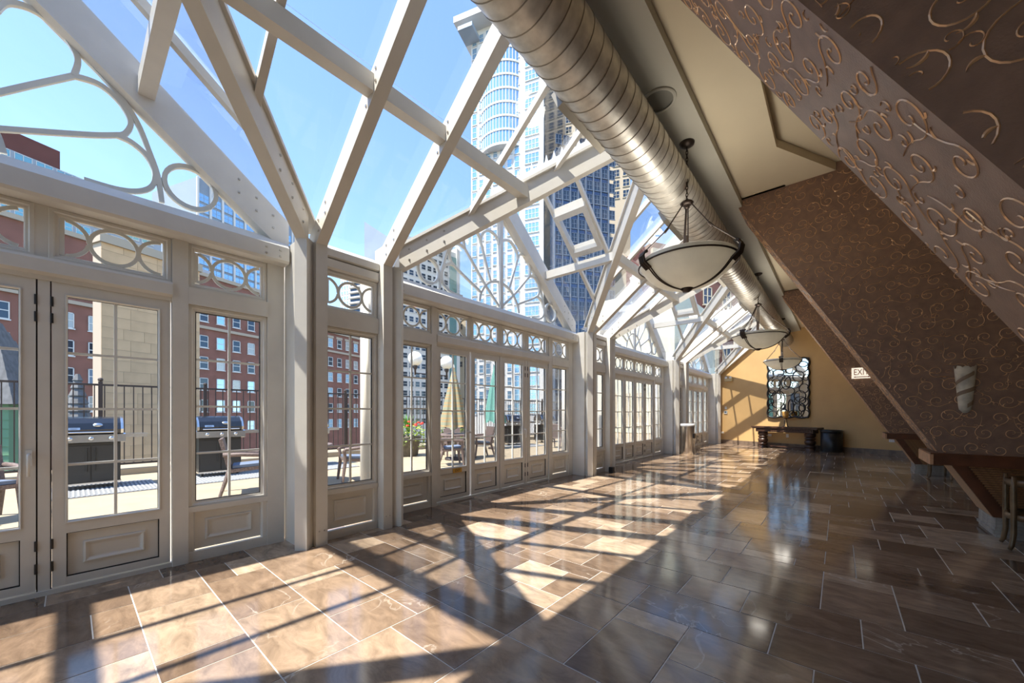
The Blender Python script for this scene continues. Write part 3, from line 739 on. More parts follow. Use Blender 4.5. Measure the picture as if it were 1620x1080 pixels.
# ================================================================ PENDANT LAMPS
def pendant():
    P = empty('pendant_lamp', (-1.27, 4.42, SZ))
    MB().lathe([(.0, -.045), (.03, -.045), (.05, -.035), (.075, -.02), (.08, 0), (0, 0)], 24).build('canopy', BRZ, P, True)
    c = MB(); n = 15; L = .58
    for i in range(n):
        z = -.045-L*(i+.5)/n; r = []
        for k in range(10):
            a = 2*math.pi*k/10; h, v = .011*math.cos(a), .026*math.sin(a)
            r.append((h, 0, z+v) if i % 2 else (0, h, z+v))
        c.tube(r, .0045, 5, close=True)
    c.build('chain', BRZ, P, True)
    hz = -.66
    MB().lathe([(0, .05), (.012, .05), (.02, .03), (.05, .02), (.07, .0), (.05, -.02), (.025, -.035), (.03, -.05), (0, -.06)], 20, (0, 0, hz)).build('hub', BRZ, P, True)
    rimz = -1.30; R = .50; dep = .30
    bow = [(R*(i/14), rimz-dep+dep*(.62*(i/14)**2+.38*(i/14)**5)) for i in range(15)]
    ins = [(max(0, r-.012), z+.012) for r, z in bow[::-1]]
    MB().lathe(bow+ins, 48).build('bowl', ALAB, P, True)
    MB().lathe([(R-.004, rimz-.045), (R+.008, rimz-.045), (R+.01, rimz-.032), (R+.002, rimz-.03)], 48).build('rim_band', BRZ, P, True)
    MB().lathe([(0, rimz-dep-.035), (.03, rimz-dep-.03), (.055, rimz-dep-.012), (.07, rimz-dep+.004), (.03, rimz-dep+.01)], 20).build('finial', BRZ, P, True)
    MB().lathe([(0, .0), (.02, 0), (.02, .30), (0, .30)], 10, (0, 0, rimz-.02)).build('lamp_stem', BRZ, P)
    for k in range(3):
        a = math.radians(-8+120*k-ANG*0); dx, dy = math.cos(a), math.sin(a); t = Vector((-dy, dx, 0))
        def pt(r, z, s=0): return (dx*r+t.x*s, dy*r+t.y*s, z)
        br = MB()
        for s in (-.035, 0, .035):
            br.tube([pt(R+.02, rimz+.055, s), pt(R+.045, rimz+.01, s), pt(R+.03, rimz-.05, s), pt(R-.04, rimz-.11, s)], .017, 6)
        br.tube([pt(R+.02, rimz+.05, -.06), pt(R+.02, rimz+.05, .06)], .018, 8)
        br.build('bracket', BRZ, P)
        for s in (-.018, .018):
            q = [pt(r, z-.012, s*(r/R)) for r, z in bow[1:13]]
            MB().tube(q+[pt(R-.03, rimz-.075, s)], .007, 6).build('strap', BRZ, P, True)
            MB().tube([pt(.05, hz-.02, s*.3), pt(R*.5, (hz+rimz)/2, s*.5), pt(R+.02, rimz+.055, s)], .006, 6).build('rod', BRZ, P)
        MB().tube([pt(R*.5-.02, (hz+rimz)/2+.025), pt(R*.5+.02, (hz+rimz)/2-.025)], .014, 8).build('rod_collar', BRZ, P)
    MB().tube([(.012, 0, hz-.05), (.012, 0, rimz+.05)], .007, 6).tube([(-.012, 0, hz-.05), (-.03, 0, rimz+.05)], .007, 6).build('centre_rod', BRZ, P)
    return P
def bulb(x, y):
    l = D.lights.new('pendant_bulb', 'POINT'); l.energy = 12; l.color = (1, .93, .82); l.shadow_soft_size = .22; o = D.objects.new('pendant_bulb', l); COL.objects.link(o); o.location = (x, y, SZ-1.22)
PL = ['largest alabaster bowl pendant hanging nearest the viewer below the duct', 'middle alabaster bowl pendant of the row beneath the duct', 'farthest alabaster bowl pendant hanging before the scroll mirror']
bulb(-1.27, 4.42); bulb(-1.31, 9.55); bulb(-1.36, 14.6)
p0 = pendant(); tag(p0, PL[0], 'pendant lamp', 'alabaster pendants')
for i, (x, y) in enumerate([(-1.31, 9.55), (-1.36, 14.6)]):
    q = dup(p0); q.location = (x, y, SZ); tag(q, PL[i+1], 'pendant lamp', 'alabaster pendants'); q.rotation_euler = (0, 0, math.radians((15, 40)[i]))

# ================================================================ END WALL FURNISHINGS
FANG = math.atan2(dn.y, dn.x)                                  # local +x along the wall, local -y into the room
def on_wall(s, z, o=0): p = FA+dn*s-nrm*o; return (p.x, p.y, z)
def s_of(u_, v_=653):
    t = (u_-810)/602; r = Vector((CA*t-SA, SA*t+CA, 0)); den = r.x*dn.y-r.y*dn.x
    k = (FA.x*dn.y-FA.y*dn.x)/den; return (r*k-FA).dot(dn)
def zw(u_, v_):
    t = (u_-810)/602; r = Vector((CA*t-SA, SA*t+CA, 0)); den = r.x*dn.y-r.y*dn.x
    k = (FA.x*dn.y-FA.y*dn.x)/den; return ZC+k*(653-v_)/602
sa, sb = s_of(1216), s_of(1281); za, zb_ = zw(1248, 660), zw(1248, 569)
mw, mh = sb-sa, zb_-za
mr = empty('wall_mirror', on_wall(sa, za, .05), FANG); tag(mr, 'tall mirror framed by overlapping black iron loops on ochre wall', 'mirror')
loops = [(275,405,62,85),(300,380,45,35),(260,690,42,30),(315,545,70,85),(295,520,50,35),(245,570,25,35),(305,615,80,45),(395,385,45,65),(465,385,85,60),(320,290,55,35),(345,330,40,25),(555,210,50,40),(545,250,58,50),(440,270,50,35),(510,335,52,50),(578,350,27,27),(560,450,42,42),(525,520,52,50),(558,575,40,40),(525,560,52,35),(440,620,25,70),(545,630,30,35),(570,685,36,34),(515,645,50,70),(360,675,50,42),(470,685,50,33),(405,470,70,45),(255,480,35,30),(245,300,28,45),(330,215,60,38),(420,210,55,38),(480,205,45,32)]
mpx = lambda x, y: ((x-215)/390*mw, (720-y)/550*mh)
# scalloped glass outline
out = []
for side in range(4):
    n = (3, 6, 3, 6)[side]
    for i in range(n):
        for k in range(8):
            t = (i+k/8)/n; b = .045*abs(math.sin(math.pi*k/8))
            out.append([(mw*t, -b+.03), (mw-.03+b, mh*t), (mw*(1-t), mh-.03+b), (.03-b, mh*(1-t))][side])
MB().ext([(x, 0, z) for x, z in out], (0, .02, 0)).build('mirror_glass', MIRR, mr)
MB().tube([(x, -.01, z) for x, z in out], .028, 8, close=True).build('frame_border', BLK, mr, True)
for cx, cy, rx, ry in loops:
    X, Z = mpx(cx, cy); a, b = rx/390*mw, ry/550*mh
    MB().tube([(X+a*math.cos(2*math.pi*i/24), -.018, Z+b*math.sin(2*math.pi*i/24)) for i in range(24)], .012, 6, close=True).build('iron_loop', BLK, mr, True)

# console table
ta, tb = s_of(1200)+.05, s_of(1306)
tl = tb-ta
ct = empty('console_table', on_wall((ta+tb)/2, 0, .36), FANG); tag(ct, 'long carved dark wood console table under the mirror', 'console table')
MB().box(-tl/2, tl/2, -.24, .24, .745, .80).build('table_top', CARV, ct)
MB().box(-tl/2+.02, tl/2-.02, -.225, .225, .72, .745).build('top_moulding', CARV, ct)
MB().box(-tl/2+.14, tl/2-.14, -.19, .19, .60, .72).build('apron', CARV, ct)
n = 22
for k in range(n):
    x = -tl/2+.22+(tl-.44)*k/(n-1); MB().ext([(x-.045, -.19, .62), (x, -.19, .61), (x+.045, -.19, .62), (x+.03, -.19, .70), (x-.03, -.19, .70)], (0, -.014, 0)).build('carved_leaf', CARV, ct)
for sg in (-1, 1):
    L = empty('leg'); L.parent = ct; L.location = (sg*(tl/2-.30), 0, 0)
    for k, prof in enumerate([[(.15, 0), (.15, .05), (.13, .06), (.13, .09), (.16, .11), (.165, .15), (.13, .18)], [(.11, .18), (.14, .21), (.165, .27), (.16, .32), (.12, .36)], [(.105, .36), (.15, .38), (.155, .43), (.12, .45)], [(.115, .45), (.16, .48), (.165, .55), (.15, .60), (0, .60)]]):
        MB().lathe(prof, 16).build(('foot', 'lower_bulb', 'collar', 'upper_bulb')[k], CARV, L, True)
MB().box(-tl/2+.3, tl/2-.3, -.05, .05, .05, .10).build('stretcher', CARV, ct)
gp = on_wall(s_of(1251), 0, .36); gb = empty('footed_vase', (gp[0], gp[1], .80)); tag(gb, 'amber glass goblet vase on wire legs standing on the console table', 'vase')
MB().lathe([(.03, .30), (.08, .34), (.10, .42), (.105, .50), (.10, .56), (.092, .56), (.096, .5), (.07, .37), (0, .34)], 24).build('bowl', AMB, gb, True)
MB().lathe([(.035, .27), (.055, .29), (.04, .31)], 16).build('collar', BRZ, gb, True)
for k in range(4):
    a = math.pi/4+k*math.pi/2; MB().tube([(math.cos(a)*r, math.sin(a)*r, z) for r, z in ((.04, .30), (.05, .2), (.055, .1), (.07, .03), (.11, .012))], .012, 6).build('leg', BRZ, gb, True)
# black bin
bp_ = on_wall(s_of(1323)-.0, 0, .34); bn = empty('waste_bin', (bp_[0], bp_[1], 0), FANG); tag(bn, 'black half-round waste bin beside the console table', 'bin')
MB().lathe([(.27, 0), (.285, .02), (.29, .66), (0, .66)], 28).build('body', BLKP, bn, True); MB().lathe([(.29, .66), (.30, .67), (.30, .72), (.26, .74), (.20, .74), (.20, .70), (0, .70)], 28).build('rim', BLKP, bn, True)
# steel bin by the posts
sb_ = empty('litter_bin', (-3.6, 12.6, 0)); tag(sb_, 'cylindrical brushed steel litter bin with white liner beside the posts', 'bin')
MB().lathe([(.19, 0), (.20, .02), (.20, .86), (.205, .88), (.205, .93), (.17, .93), (.17, .80), (0, .80)], 32).build('body', STEEL, sb_, True)
MB().lathe([(.206, .89), (.212, .91), (.213, .94), (.19, .965), (.165, .95), (.15, .82)], 24).build('liner', BAG, sb_, True)
MB().box(.15, .21, -.09, .09, .52, .66).build('flap', BLKP, sb_)
# small wall fittings
def fitting(name, label, cat, u_, v_, w_, h_, mat, d=.02):
    o = MB().box(-w_/2, w_/2, -d, 0, -h_/2, h_/2).build(name, mat); o.location = on_wall(s_of(u_), zw(u_, v_), 0); o.rotation_euler = (0, 0, FANG); tag(o, label, cat); return o
for u_, v_, lb in ((1143, 684, 'cream outlet plate low on the ochre wall under the thermostat'), (1218, 688, 'cream outlet plate seen between the table leg and the mirror edge'), (1246, 689, 'upright cream outlet plate beneath the middle of the console table'), (1279, 690, 'wide cream outlet plate beneath the far end of the console table'), (1411, 697, 'cream outlet plate beside the farthest bulkhead ledge')):
    o = fitting('outlet', lb, 'outlet', u_, v_, .12 if u_ != 1246 else .08, .08 if u_ != 1246 else .12, PLAST)
    w_ = .012
    for sg in (-1, 1): MB().box(sg*.025-w_/2, sg*.025+w_/2, -.024, -.019, -.014, .014).build('socket', M('socket_face', (.5, .49, .45), .5) if sg < 0 and u_ == 1143 else D.materials['socket_face'], o)
o = fitting('light_switch', 'white switch plate on the ochre wall above the thermostat', 'switch', 1148.5, 645, .08, .12, PLAST); MB().box(-.012, .012, -.03, -.02, -.03, .03).build('rocker', PLAST, o)
o = fitting('thermostat', 'small grey thermostat with dark screen on the ochre wall', 'thermostat', 1148.5, 652, .13, .12, M('grey_plastic', (.5, .52, .53), .4), .03); MB().box(-.045, .045, -.034, -.029, -.01, .04).build('screen', WIND, o)
el = fitting('emergency_light', 'twin headed emergency light high on the ochre wall', 'emergency light', 1154, 601, .30, .11, M('beige_housing', (.55, .42, .22), .5), .10); el.location = on_wall(s_of(1154), zw(1154, 601), .01)
for sg in (-1, 1):
    hd = empty('lamp_head'); hd.parent = el; hd.location = (sg*.09, -.06, .09); MB().lathe([(0, -.03), (.045, -.03), (.055, .03), (0, .035)], 16).build('shell', PLAST, hd, True)
    MB().lathe([(0, 0), (.045, .004), (.04, -.002)], 16, (0, -.05, 0)).build('lens', PLAST, hd)
    hd.rotation_euler = (math.radians(80), 0, 0)
# exit sign on the farthest bulkhead
def ony(u_, v_, y):
    t = (u_-810)/602; r = (CA*t-SA, SA*t+CA, -(v_-653)/602); k = y/r[1]; return (k*r[0], y, ZC+k*r[2])
e0, e1 = ony(1352, 582, 11.6), ony(1377, 597, 11.6); ew = .34
ex = empty('exit_sign', (e0[0]+ew/2-.05, 11.66, (e0[2]+e1[2])/2)); tag(ex, 'illuminated white exit sign with red letters on the farthest bulkhead', 'sign')
MB().box(-ew/2, ew/2, -.03, .03, -.12, .12).build('box', EXITW, ex); MB().box(-.12, .12, -.01, .085, .12, .30).build('mount', PAPER, ex)
def text(body, size, mat, parent, loc, rot, name='lettering', ext=.002, sx=1):
    c = D.curves.new(name, 'FONT'); c.body = body; c.size = size; c.extrude = ext; c.align_x = 'CENTER'; c.align_y = 'CENTER'; c.materials.append(mat)
    t = D.objects.new(name, c); COL.objects.link(t); bpy.context.view_layer.update()
    me = D.meshes.new_from_object(t.evaluated_get(bpy.context.evaluated_depsgraph_get())); D.objects.remove(t); D.curves.remove(c)
    o = link(name, me, parent, loc); o.rotation_euler = rot; o.scale = (sx, 1, 1); return o
text('EXIT', .19, REDL, ex, (-.01, -.032, .015), (math.pi/2, 0, 0), sx=.66)
MB().box(-.11, .11, -.034, -.029, -.095, -.08).build('arrow_bar', REDL, ex)
for sg in (-1, 1): MB().ext([(sg*.14, -.034, -.0875), (sg*.105, -.034, -.105), (sg*.105, -.034, -.07)], (0, .005, 0)).build('arrow_head', REDL, ex)
# brass exit plaque on a door
pq = MB().box(-.0, .006, -.085, .085, -.03, .03).build('exit_plaque', BRASS); pq.location = (XW+.014, 4.72-.98, .45); tag(pq, 'small brass exit plaque on the first door of the second bay', 'sign')
text('EXIT', .052, BLK, pq, (.007, 0, 0), (math.pi/2, 0, math.pi/2), ext=.001)
# plaster sconce on the middle bulkhead
c0 = ony(1527, 616, 6.3); sc = empty('wall_sconce', (c0[0], 6.3, c0[2])); tag(sc, 'mottled plaster cone sconce wrapped with brown ribbon on bulkhead', 'wall sconce')
t0, t1 = ony(1527, 580, 6.3)[2]-c0[2], ony(1527, 653, 6.3)[2]-c0[2]; wT = (ony(1546, 590, 6.3)[0]-ony(1509, 590, 6.3)[0])/2; wB = wT*.55
b = MB(); n = 18; rows = 14; rj = random.Random(2)
def scr(t): return (wB+(wT-wB)*t) if t > .08 else wB*math.sqrt(max(0, 1-((.08-t)/.085)**2))
for i in range(rows+1):
    t = i/rows
    for j in range(n+1):
        a = math.pi+math.pi*j/n; zj = t1+(t0-t1)*t+(rj.uniform(-.02, .02) if i == rows else 0); b.v.append((scr(t)*math.cos(a), scr(t)*math.sin(a)*.7, zj))
for i in range(rows):
    for j in range(n): q = i*(n+1)+j; b.f.append((q, q+1, q+n+2, q+n+1)); b.m.append(0)
b.build('shade', SCON, sc, True)
for st, en, tA, tB in ((1.05, 1.75, .62, .86), (1.02, 1.97, .38, .55), (1.55, 1.98, .15, .27)):
    pts = []
    for k in range(15):
        q = k/14; a = math.pi*(st+(en-st)*q); t = tA+(tB-tA)*q; r = scr(t)+.003; pts.append((r*math.cos(a), r*math.sin(a)*.7, t1+(t0-t1)*t))
    rb = MB(); hh = .022
    for p in pts: rb.v += [(p[0], p[1], p[2]-hh), (p[0]*1.03, p[1]*1.03-.003, p[2]), (p[0], p[1], p[2]+hh)]
    for k in range(14):
        for j in range(2): rb.f.append((k*3+j, k*3+3+j, k*3+4+j, k*3+1+j)); rb.m.append(0)
    rb.build('ribbon', SCONB, sc, True)
# hoop stands under the ledges
def stand(cx, cy, r):
    S = empty('hoop_stand', (cx, cy, 0))
    for nm_, z, h in (('upper_hoop', .61, .06), ('lower_hoop', .29, .055)):
        MB().lathe([(r-.012, z), (r+.010, z), (r+.012, z+h/2), (r+.010, z+h), (r-.012, z+h), (r-.012, z)], 32).build(nm_, WOODD, S, True)
    MB().lathe([(0, .615), (r-.012, .615), (r-.012, .632), (0, .632)], 28).build('tray', BLKP, S)
    for a in (150, 205, 330, 30, 270, 90):
        a = math.radians(a); MB().tube([(math.cos(a)*q, math.sin(a)*q, z) for q, z in ((r+.05, 0.012), (r+.032, .05), (r+.018, .16), (r+.018, .40), (r+.018, .60), (r+.018, .70))], [.016, .019, .021, .021, .02, .015], 8).build('leg', WOODD, S, True)
    return S
WOODD = M('dark_bronzed_wood', (.16, .10, .05), .35, metal=.3, noise=(10, .3))
tag(stand(1.53, 5.92, .30), 'hoop stand with curved wooden legs before the middle bulkhead', 'stand')
tag(stand(1.62, 11.25, .26), 'hoop stand with curved legs half hidden before the farthest bulkhead', 'stand')
dbx = MB().box(-.05, .05, -.04, .04, 0, .13).build('door_stop', BLKP); dbx.location = (-3.92+.02, 7.47+.30-.0, 0); dbx.location = (-3.74, 7.66, 0); tag(dbx, 'small black box on the floor between two white posts', 'box')
MB().box(-.052, -.048+.1, -.042, -.038, .02, .11).build('cover', BLK, dbx)

# ================================================================ TERRACE
tag(MB().box(-420, -14, -260, 420, -16, -15).build('ground_street', M('street_asphalt', (.12, .12, .12), .9)), 'grey street level far below the terrace', kind='structure')
te = MB().box(-12.6, XW-.06, -9, 34, -.25, -.03).build('ground_terrace', TERR); tag(te, 'pale concrete roof terrace outside the glazed doors', kind='structure')
MB().box(-12.6, -11.6, -9, 34, -.03, .10).build('kerb', TERR, te)
fe = empty('railing', (-11.75, 0, .10)); tag(fe, 'tall dark iron railing with ball capped posts along the terrace edge', 'railing')
RT = 1.80
for z in (.08, RT-.03): MB().box(-.02, .02, -8, 23.4, z, z+.04).build('rail', RAILM, fe)
bm_ = MB().box(-.009, .009, -.009, .009, .08, RT).mesh('baluster', RAILM)
k = -3.0
while k < 23.3: link('baluster', bm_, fe, (0, k, 0)); k += .145
pm = MB().box(-.032, .032, -.032, .032, 0, RT+.06).lathe([(0, RT+.14), (.035, RT+.125), (.045, RT+.10), (.035, RT+.07), (.0, RT+.06)], 10).mesh('post', RAILM)
k = -3.06
while k < 23.4: link('post', pm, fe, (0, k, 0)); k += 1.74

def grill():
    G = empty('gas_grill', (0, 0, 0))           # faces +x, width along y
    cab = MB().box(-.28, .26, -.36, .36, .10, .78).build('cabinet', GRILLC, G)
    for sg in (-1, 1):
        MB().box(.26, .275, min(sg*.01, sg*.345), max(sg*.01, sg*.345), .13, .74).build('cabinet_door', GRILLC, G)
        MB().tube([(.285, sg*.05, .30), (.285, sg*.05, .70)], .009, 6).build('door_handle', BLK, G)
    MB().box(-.30, .27, -.37, .37, .07, .10).build('base_tray', GRILLS, G)
    MB().ext([(.24, -.42, .78), (.34, -.42, .80), (.33, -.42, .93), (.26, -.42, .95), (.24, -.42, .93)], (0, .84, 0)).build('control_panel', GRILLS, G)
    for y in (-.24, 0, .24):
        kb = MB().lathe([(0, .035), (.022, .035), (.032, .02), (.036, 0), (0, 0)], 16).build('knob', GRILLS, G, True, (.337, y, .865)); kb.rotation_euler = (0, math.pi/2, 0)
    lid = [(-.27, .95), (.30, .95), (.31, 1.02), (.27, 1.13), (.17, 1.21), (0, 1.24), (-.17, 1.20), (-.26, 1.10)]
    MB().ext([(x, -.36, z) for x, z in lid], (0, .72, 0)).build('lid', GRILLB, G)
    for sg in (-1, 1):
        MB().ext([(x*1.03, sg*.36, z+.004) for x, z in lid], (0, sg*.035, 0)).build('lid_end', GRILLS, G)
        MB().box(-.22, .22, min(sg*.42, sg*.72), max(sg*.42, sg*.72), .865, .93).build('side_shelf', GRILLS, G)
        for x in (-.2, .2):
            wv = MB().tube([(x, sg*.30-.02, .055), (x, sg*.30+.02, .055)], .05, 12).build('wheel', BLK, G)
    MB().tube([(.335, -.31, .975), (.335, .31, .975)], .014, 8).build('lid_handle', GRILLS, G)
    tb_ = MB().lathe([(0, .012), (.035, .010), (.045, 0)], 18).build('thermometer', GRILLS, G, True, (.292, .08, 1.10)); tb_.rotation_euler = (0, math.radians(62), 0); tb_.scale = (.8, 1.3, 1)
    pl = MB().box(0, .006, -.075, .075, -.02, .02).build('name_plate', GRILLS, G, False, (.314, -.20, 1.035)); pl.rotation_euler = (0, -math.radians(18), 0)
    text('weber', .036, BLK, pl, (.007, 0, 0), (math.pi/2, 0, math.pi/2), 'plate_lettering', .0005)
    return G
GP = [(-10.12, .24, 0), (-10.12, 2.07, 0), (-10.12, 3.87, 0), (-10.2, 11.9, -20), (-10.2, 14.1, -14), (-10.2, 16.6, -10)]
GLB = ['black gas grill with steel shelf seen through the nearest door', 'black gas grill behind the first sidelight with a brown chair before it', 'black gas grill cut off by the post, behind the narrow bay', 'black gas grill behind the third door of the second bay', 'black gas grill behind the fourth door of the second bay', 'black gas grill behind the far sidelight of the second bay']
g0 = grill()
for i, (x, y, a) in enumerate(GP):
    g = g0 if i == 0 else dup(g0); g.location = (x, y, -.008); g.rotation_euler = (0, 0, math.radians(a)); tag(g, GLB[i], 'grill', 'gas grills along the railing')
MLB = ['grey ribbed rubber mat under the grill behind the nearest door', 'grey ribbed rubber mat under the grill behind the first sidelight', 'grey ribbed rubber mat under the grill cut off by the post', 'grey ribbed rubber mat under the grill behind the third door']
m0 = None
for i, (x, y, a) in enumerate(GP[:4]):
    if m0 is None:
        m0 = empty('rubber_mat'); MB().box(-.9, .55, -.72, .72, 0, .012).build('sheet', MATG, m0)
        b = MB()
        for k in range(26): b.box(-.88, .53, -.70+k*.055, -.675+k*.055, .012, .02)
        b.build('ribs', M('mat_rib', (.32, .33, .34), .6), m0); mm = m0
    else: mm = dup(m0)
    mm.location = (x+.55, y+.1, -.03); tag(mm, MLB[i], 'mat', 'mats under the grills')

def chair():
    C = empty('wicker_chair')                   # faces +x
    MB().ext([(-.25, -.26, .36), (.27, -.26, .40), (.27, -.26, .45), (-.25, -.26, .42)], (0, .52, 0)).build('seat', WICK, C)
    MB().ext([(-.24, -.26, .40), (-.19, -.26, .42), (-.31, -.26, .92), (-.36, -.26, .90)], (0, .52, 0)).build('backrest', WICK, C)
    for sg in (-1, 1):
        MB().tube([(-.30, sg*.27, .66), (-.05, sg*.29, .655), (.25, sg*.28, .63), (.29, sg*.27, .58)], .034, 8).build('armrest', WICK, C, True)
        MB().tube([(.27, sg*.25, .62), (.25, sg*.24, .40), (.30, sg*.25, 0)], [.028, .034, .024], 8).build('leg', WICK, C)
        MB().tube([(-.22, sg*.24, .40), (-.34, sg*.25, 0)], [.034, .024], 8).build('leg', WICK, C)
    MB().ext([(-.18, -.23, .43), (.25, -.23, .455), (.25, -.23, .50), (-.18, -.23, .475)], (0, .46, 0)).build('cushion', CUSH, C)
    return C
def rtable(n):
    T = empty('patio_table')
    MB().lathe([(0, .69), (.55, .69), (.56, .70), (.56, .725), (.55, .735), (0, .735)], 36).build('table_top', WICK, T)
    for k in range(4):
        a = math.pi/4+k*math.pi/2; MB().tube([(math.cos(a)*.38, math.sin(a)*.38, .69), (math.cos(a)*.42, math.sin(a)*.42, 0)], .028, 8).build('leg', WICK, T)
    return T
CH = [(-7.62, 1.95, 75, 'brown wicker chair seen side-on through the first sidelight'), (-7.35, 3.75, -105, 'brown wicker chair behind the narrow bay, back to the planter'), (-7.55, 6.35, 60, 'brown wicker chair on the near side of the striped umbrella'), (-8.2, 8.1, -110, 'brown wicker chair right of the striped umbrella table'), (-9.05, 7.75, -30, 'brown wicker chair behind the striped umbrella table'),
      (-8.2, 12.2, 100, 'brown wicker chair before the grill behind the fourth door'), (-8.1, 15.4, -100, 'brown wicker chair behind the far sidelight of the second bay'), (-7.9, -.72, 20, 'brown woven chair at the left edge behind the nearest doors')]
c0_ = chair()
for i, (x, y, a, lb) in enumerate(CH):
    c = c0_ if i == 0 else dup(c0_); c.location = (x, y, -.03); c.rotation_euler = (0, 0, math.radians(a)); tag(c, lb, 'chair', 'wicker terrace chairs')
t0_ = rtable(0)
for i, (x, y, lb) in enumerate([(-7.75, 2.85, 'round wicker patio table behind the nearest posts'), (-8.35, 7.15, 'round wicker patio table under the striped umbrella'), (-8.5, 13.6, 'round wicker patio table before the farther grills')]):
    t = t0_ if i == 0 else dup(t0_); t.location = (x, y, -.03); tag(t, lb, 'table', 'round wicker tables')
def umbrella(x, y, z0, z1, r, mats, lb):
    Uo = empty('closed_umbrella', (x, y, -.03)); tag(Uo, lb, 'umbrella')
    MB().lathe([(.25, 0), (.25, .06), (.03, .09)], 20).build('base', RAILM, Uo, True)
    MB().tube([(0, 0, .06), (0, 0, z1+.05)], .02, 10).build('pole', WH2, Uo)
    n = 32; rows = 40; b = MB()
    for i in range(rows+1):
        t = i/rows; z = z1-(z1-z0)*t; rr = .03+r*t**.9
        for j in range(n):
            a = 2*math.pi*j/n; f = 1+.28*math.cos(a*8)*min(1, t*2); zz = z+(.05*math.cos(a*4) if i == rows else 0); b.v.append((rr*f*math.cos(a), rr*f*math.sin(a), zz))
    for i in range(rows):
        for j in range(n): b.f.append((i*n+j, i*n+(j+1) % n, (i+1)*n+(j+1) % n, (i+1)*n+j)); b.m.append((0, 1, 1, 0, 1)[i % 5] if len(mats) > 1 else 0)
    b.build('canopy', mats, Uo, True)
    MB().lathe([(0, .10), (.02, .06), (.03, 0)], 10, (0, 0, z1)).build('finial', WH2, Uo, True)
umbrella(-8.35, 7.15, .90, 2.62, .30, [UMBA, UMBB], 'closed beige and sage striped umbrella on the round table')
umbrella(-9.7, 10.3, 1.0, 3.1, .30, [UMBT], 'closed teal umbrella behind the second door of the second bay')
# planters
def planter(x, y, lb, seed):
    r = random.Random(seed); P = empty('flower_planter', (x, y, -.03)); tag(P, lb, 'planter', 'flower planters')
    MB().lathe([(.26, 0), (.30, .03), (.36, .5), (.40, .56), (.40, .62), (.34, .62), (.32, .55), (0, .55)], 24).build('pot', POTM, P, True)
    b = MB()
    for k in range(420):
        a = r.uniform(0, 6.28); q = .15+.36*math.sqrt(r.random()); z = r.uniform(.40, 1.0)-max(0, q-.38)*1.2; p = Vector((q*math.cos(a), q*math.sin(a), z))
        e1 = Vector((r.uniform(-1, 1), r.uniform(-1, 1), r.uniform(-.5, .8))).normalized()*.05; e2 = Vector((r.uniform(-1, 1), r.uniform(-1, 1), r.uniform(-.4, .4))).normalized()*.035
        b.poly([p-e1, p+e2, p+e1, p-e2], [(0, 1, 2, 3)])
    o = b.build('leaves', LEAF, P); o['kind'] = 'stuff'
    b = MB()
    for k in range(60):
        a = r.uniform(0, 6.28); s = r.uniform(.15, .5); h = r.uniform(.5, .85); pts = []
        for t in (0, .35, .7, 1): pts.append(Vector((math.cos(a)*s*t*t+.0, math.sin(a)*s*t*t, .6+h*t*(1.25-.35*t))))
        nn = Vector((-math.sin(a), math.cos(a), 0)); wds = [.012, .016, .010, .001]; k0 = len(b.v)
        for p, w_ in zip(pts, wds): b.v += [tuple(p-nn*w_), tuple(p+nn*w_)]
        for q in range(3): b.f.append((k0+2*q, k0+2*q+1, k0+2*q+3, k0+2*q+2)); b.m.append(0)
    o = b.build('blade_leaves', LEAFD, P); o['kind'] = 'stuff'
    for k in range(16):
        a = r.uniform(0, 6.28); q = .12+.34*math.sqrt(r.random()); z = r.uniform(.88, 1.08)
        f = MB()
        for t in range(7):
            aa = t*.9; f.poly([(0, 0, 0), (.05*math.cos(aa), .05*math.sin(aa), .02+.01*(t % 3)), (.055*math.cos(aa+.45), .055*math.sin(aa+.45), .035), (.045*math.cos(aa+.9), .045*math.sin(aa+.9), .015)], [(0, 1, 2, 3)])
        f.lathe([(.045, 0), (.05, .02), (.03, .045), (0, .05)], 8).build('flower_head', PETAL, P, False, (q*math.cos(a), q*math.sin(a), z))
planter(-10.15, 6.85, 'planter of red flowers and blade leaves behind the near sidelight of the second bay', 1)
planter(-10.7, 9.0, 'planter of red flowers behind the first door of the second bay', 2)
# two-globe lamp standard
gl = empty('globe_lamp_post', (-11.2, 8.55, -.03)); tag(gl, 'terrace lamp post with two white globes on a cross arm', 'lamp post')
MB().tube([(0, 0, 0), (0, 0, .3), (0, 0, 3.0)], [.07, .045, .035], 12).build('post', RAILM, gl)
MB().tube([(0, -.72, 2.72), (0, .72, 2.72)], .02, 8).build('arm', RAILM, gl)
for sg in (-1, 1):
    MB().lathe([(0, .0), (.03, .0), (.035, .18), (.075, .25), (.09, .30), (.07, .33), (0, .33)], 16, (0, sg*.70, 2.66)).build('lamp_holder', RAILM, gl, True)
    MB().lathe([(.25*math.sin(t*math.pi/16), -.25*math.cos(t*math.pi/16)) for t in range(17)], 28, (0, sg*.70, 3.22)).build('globe', GLOBE, gl, True)

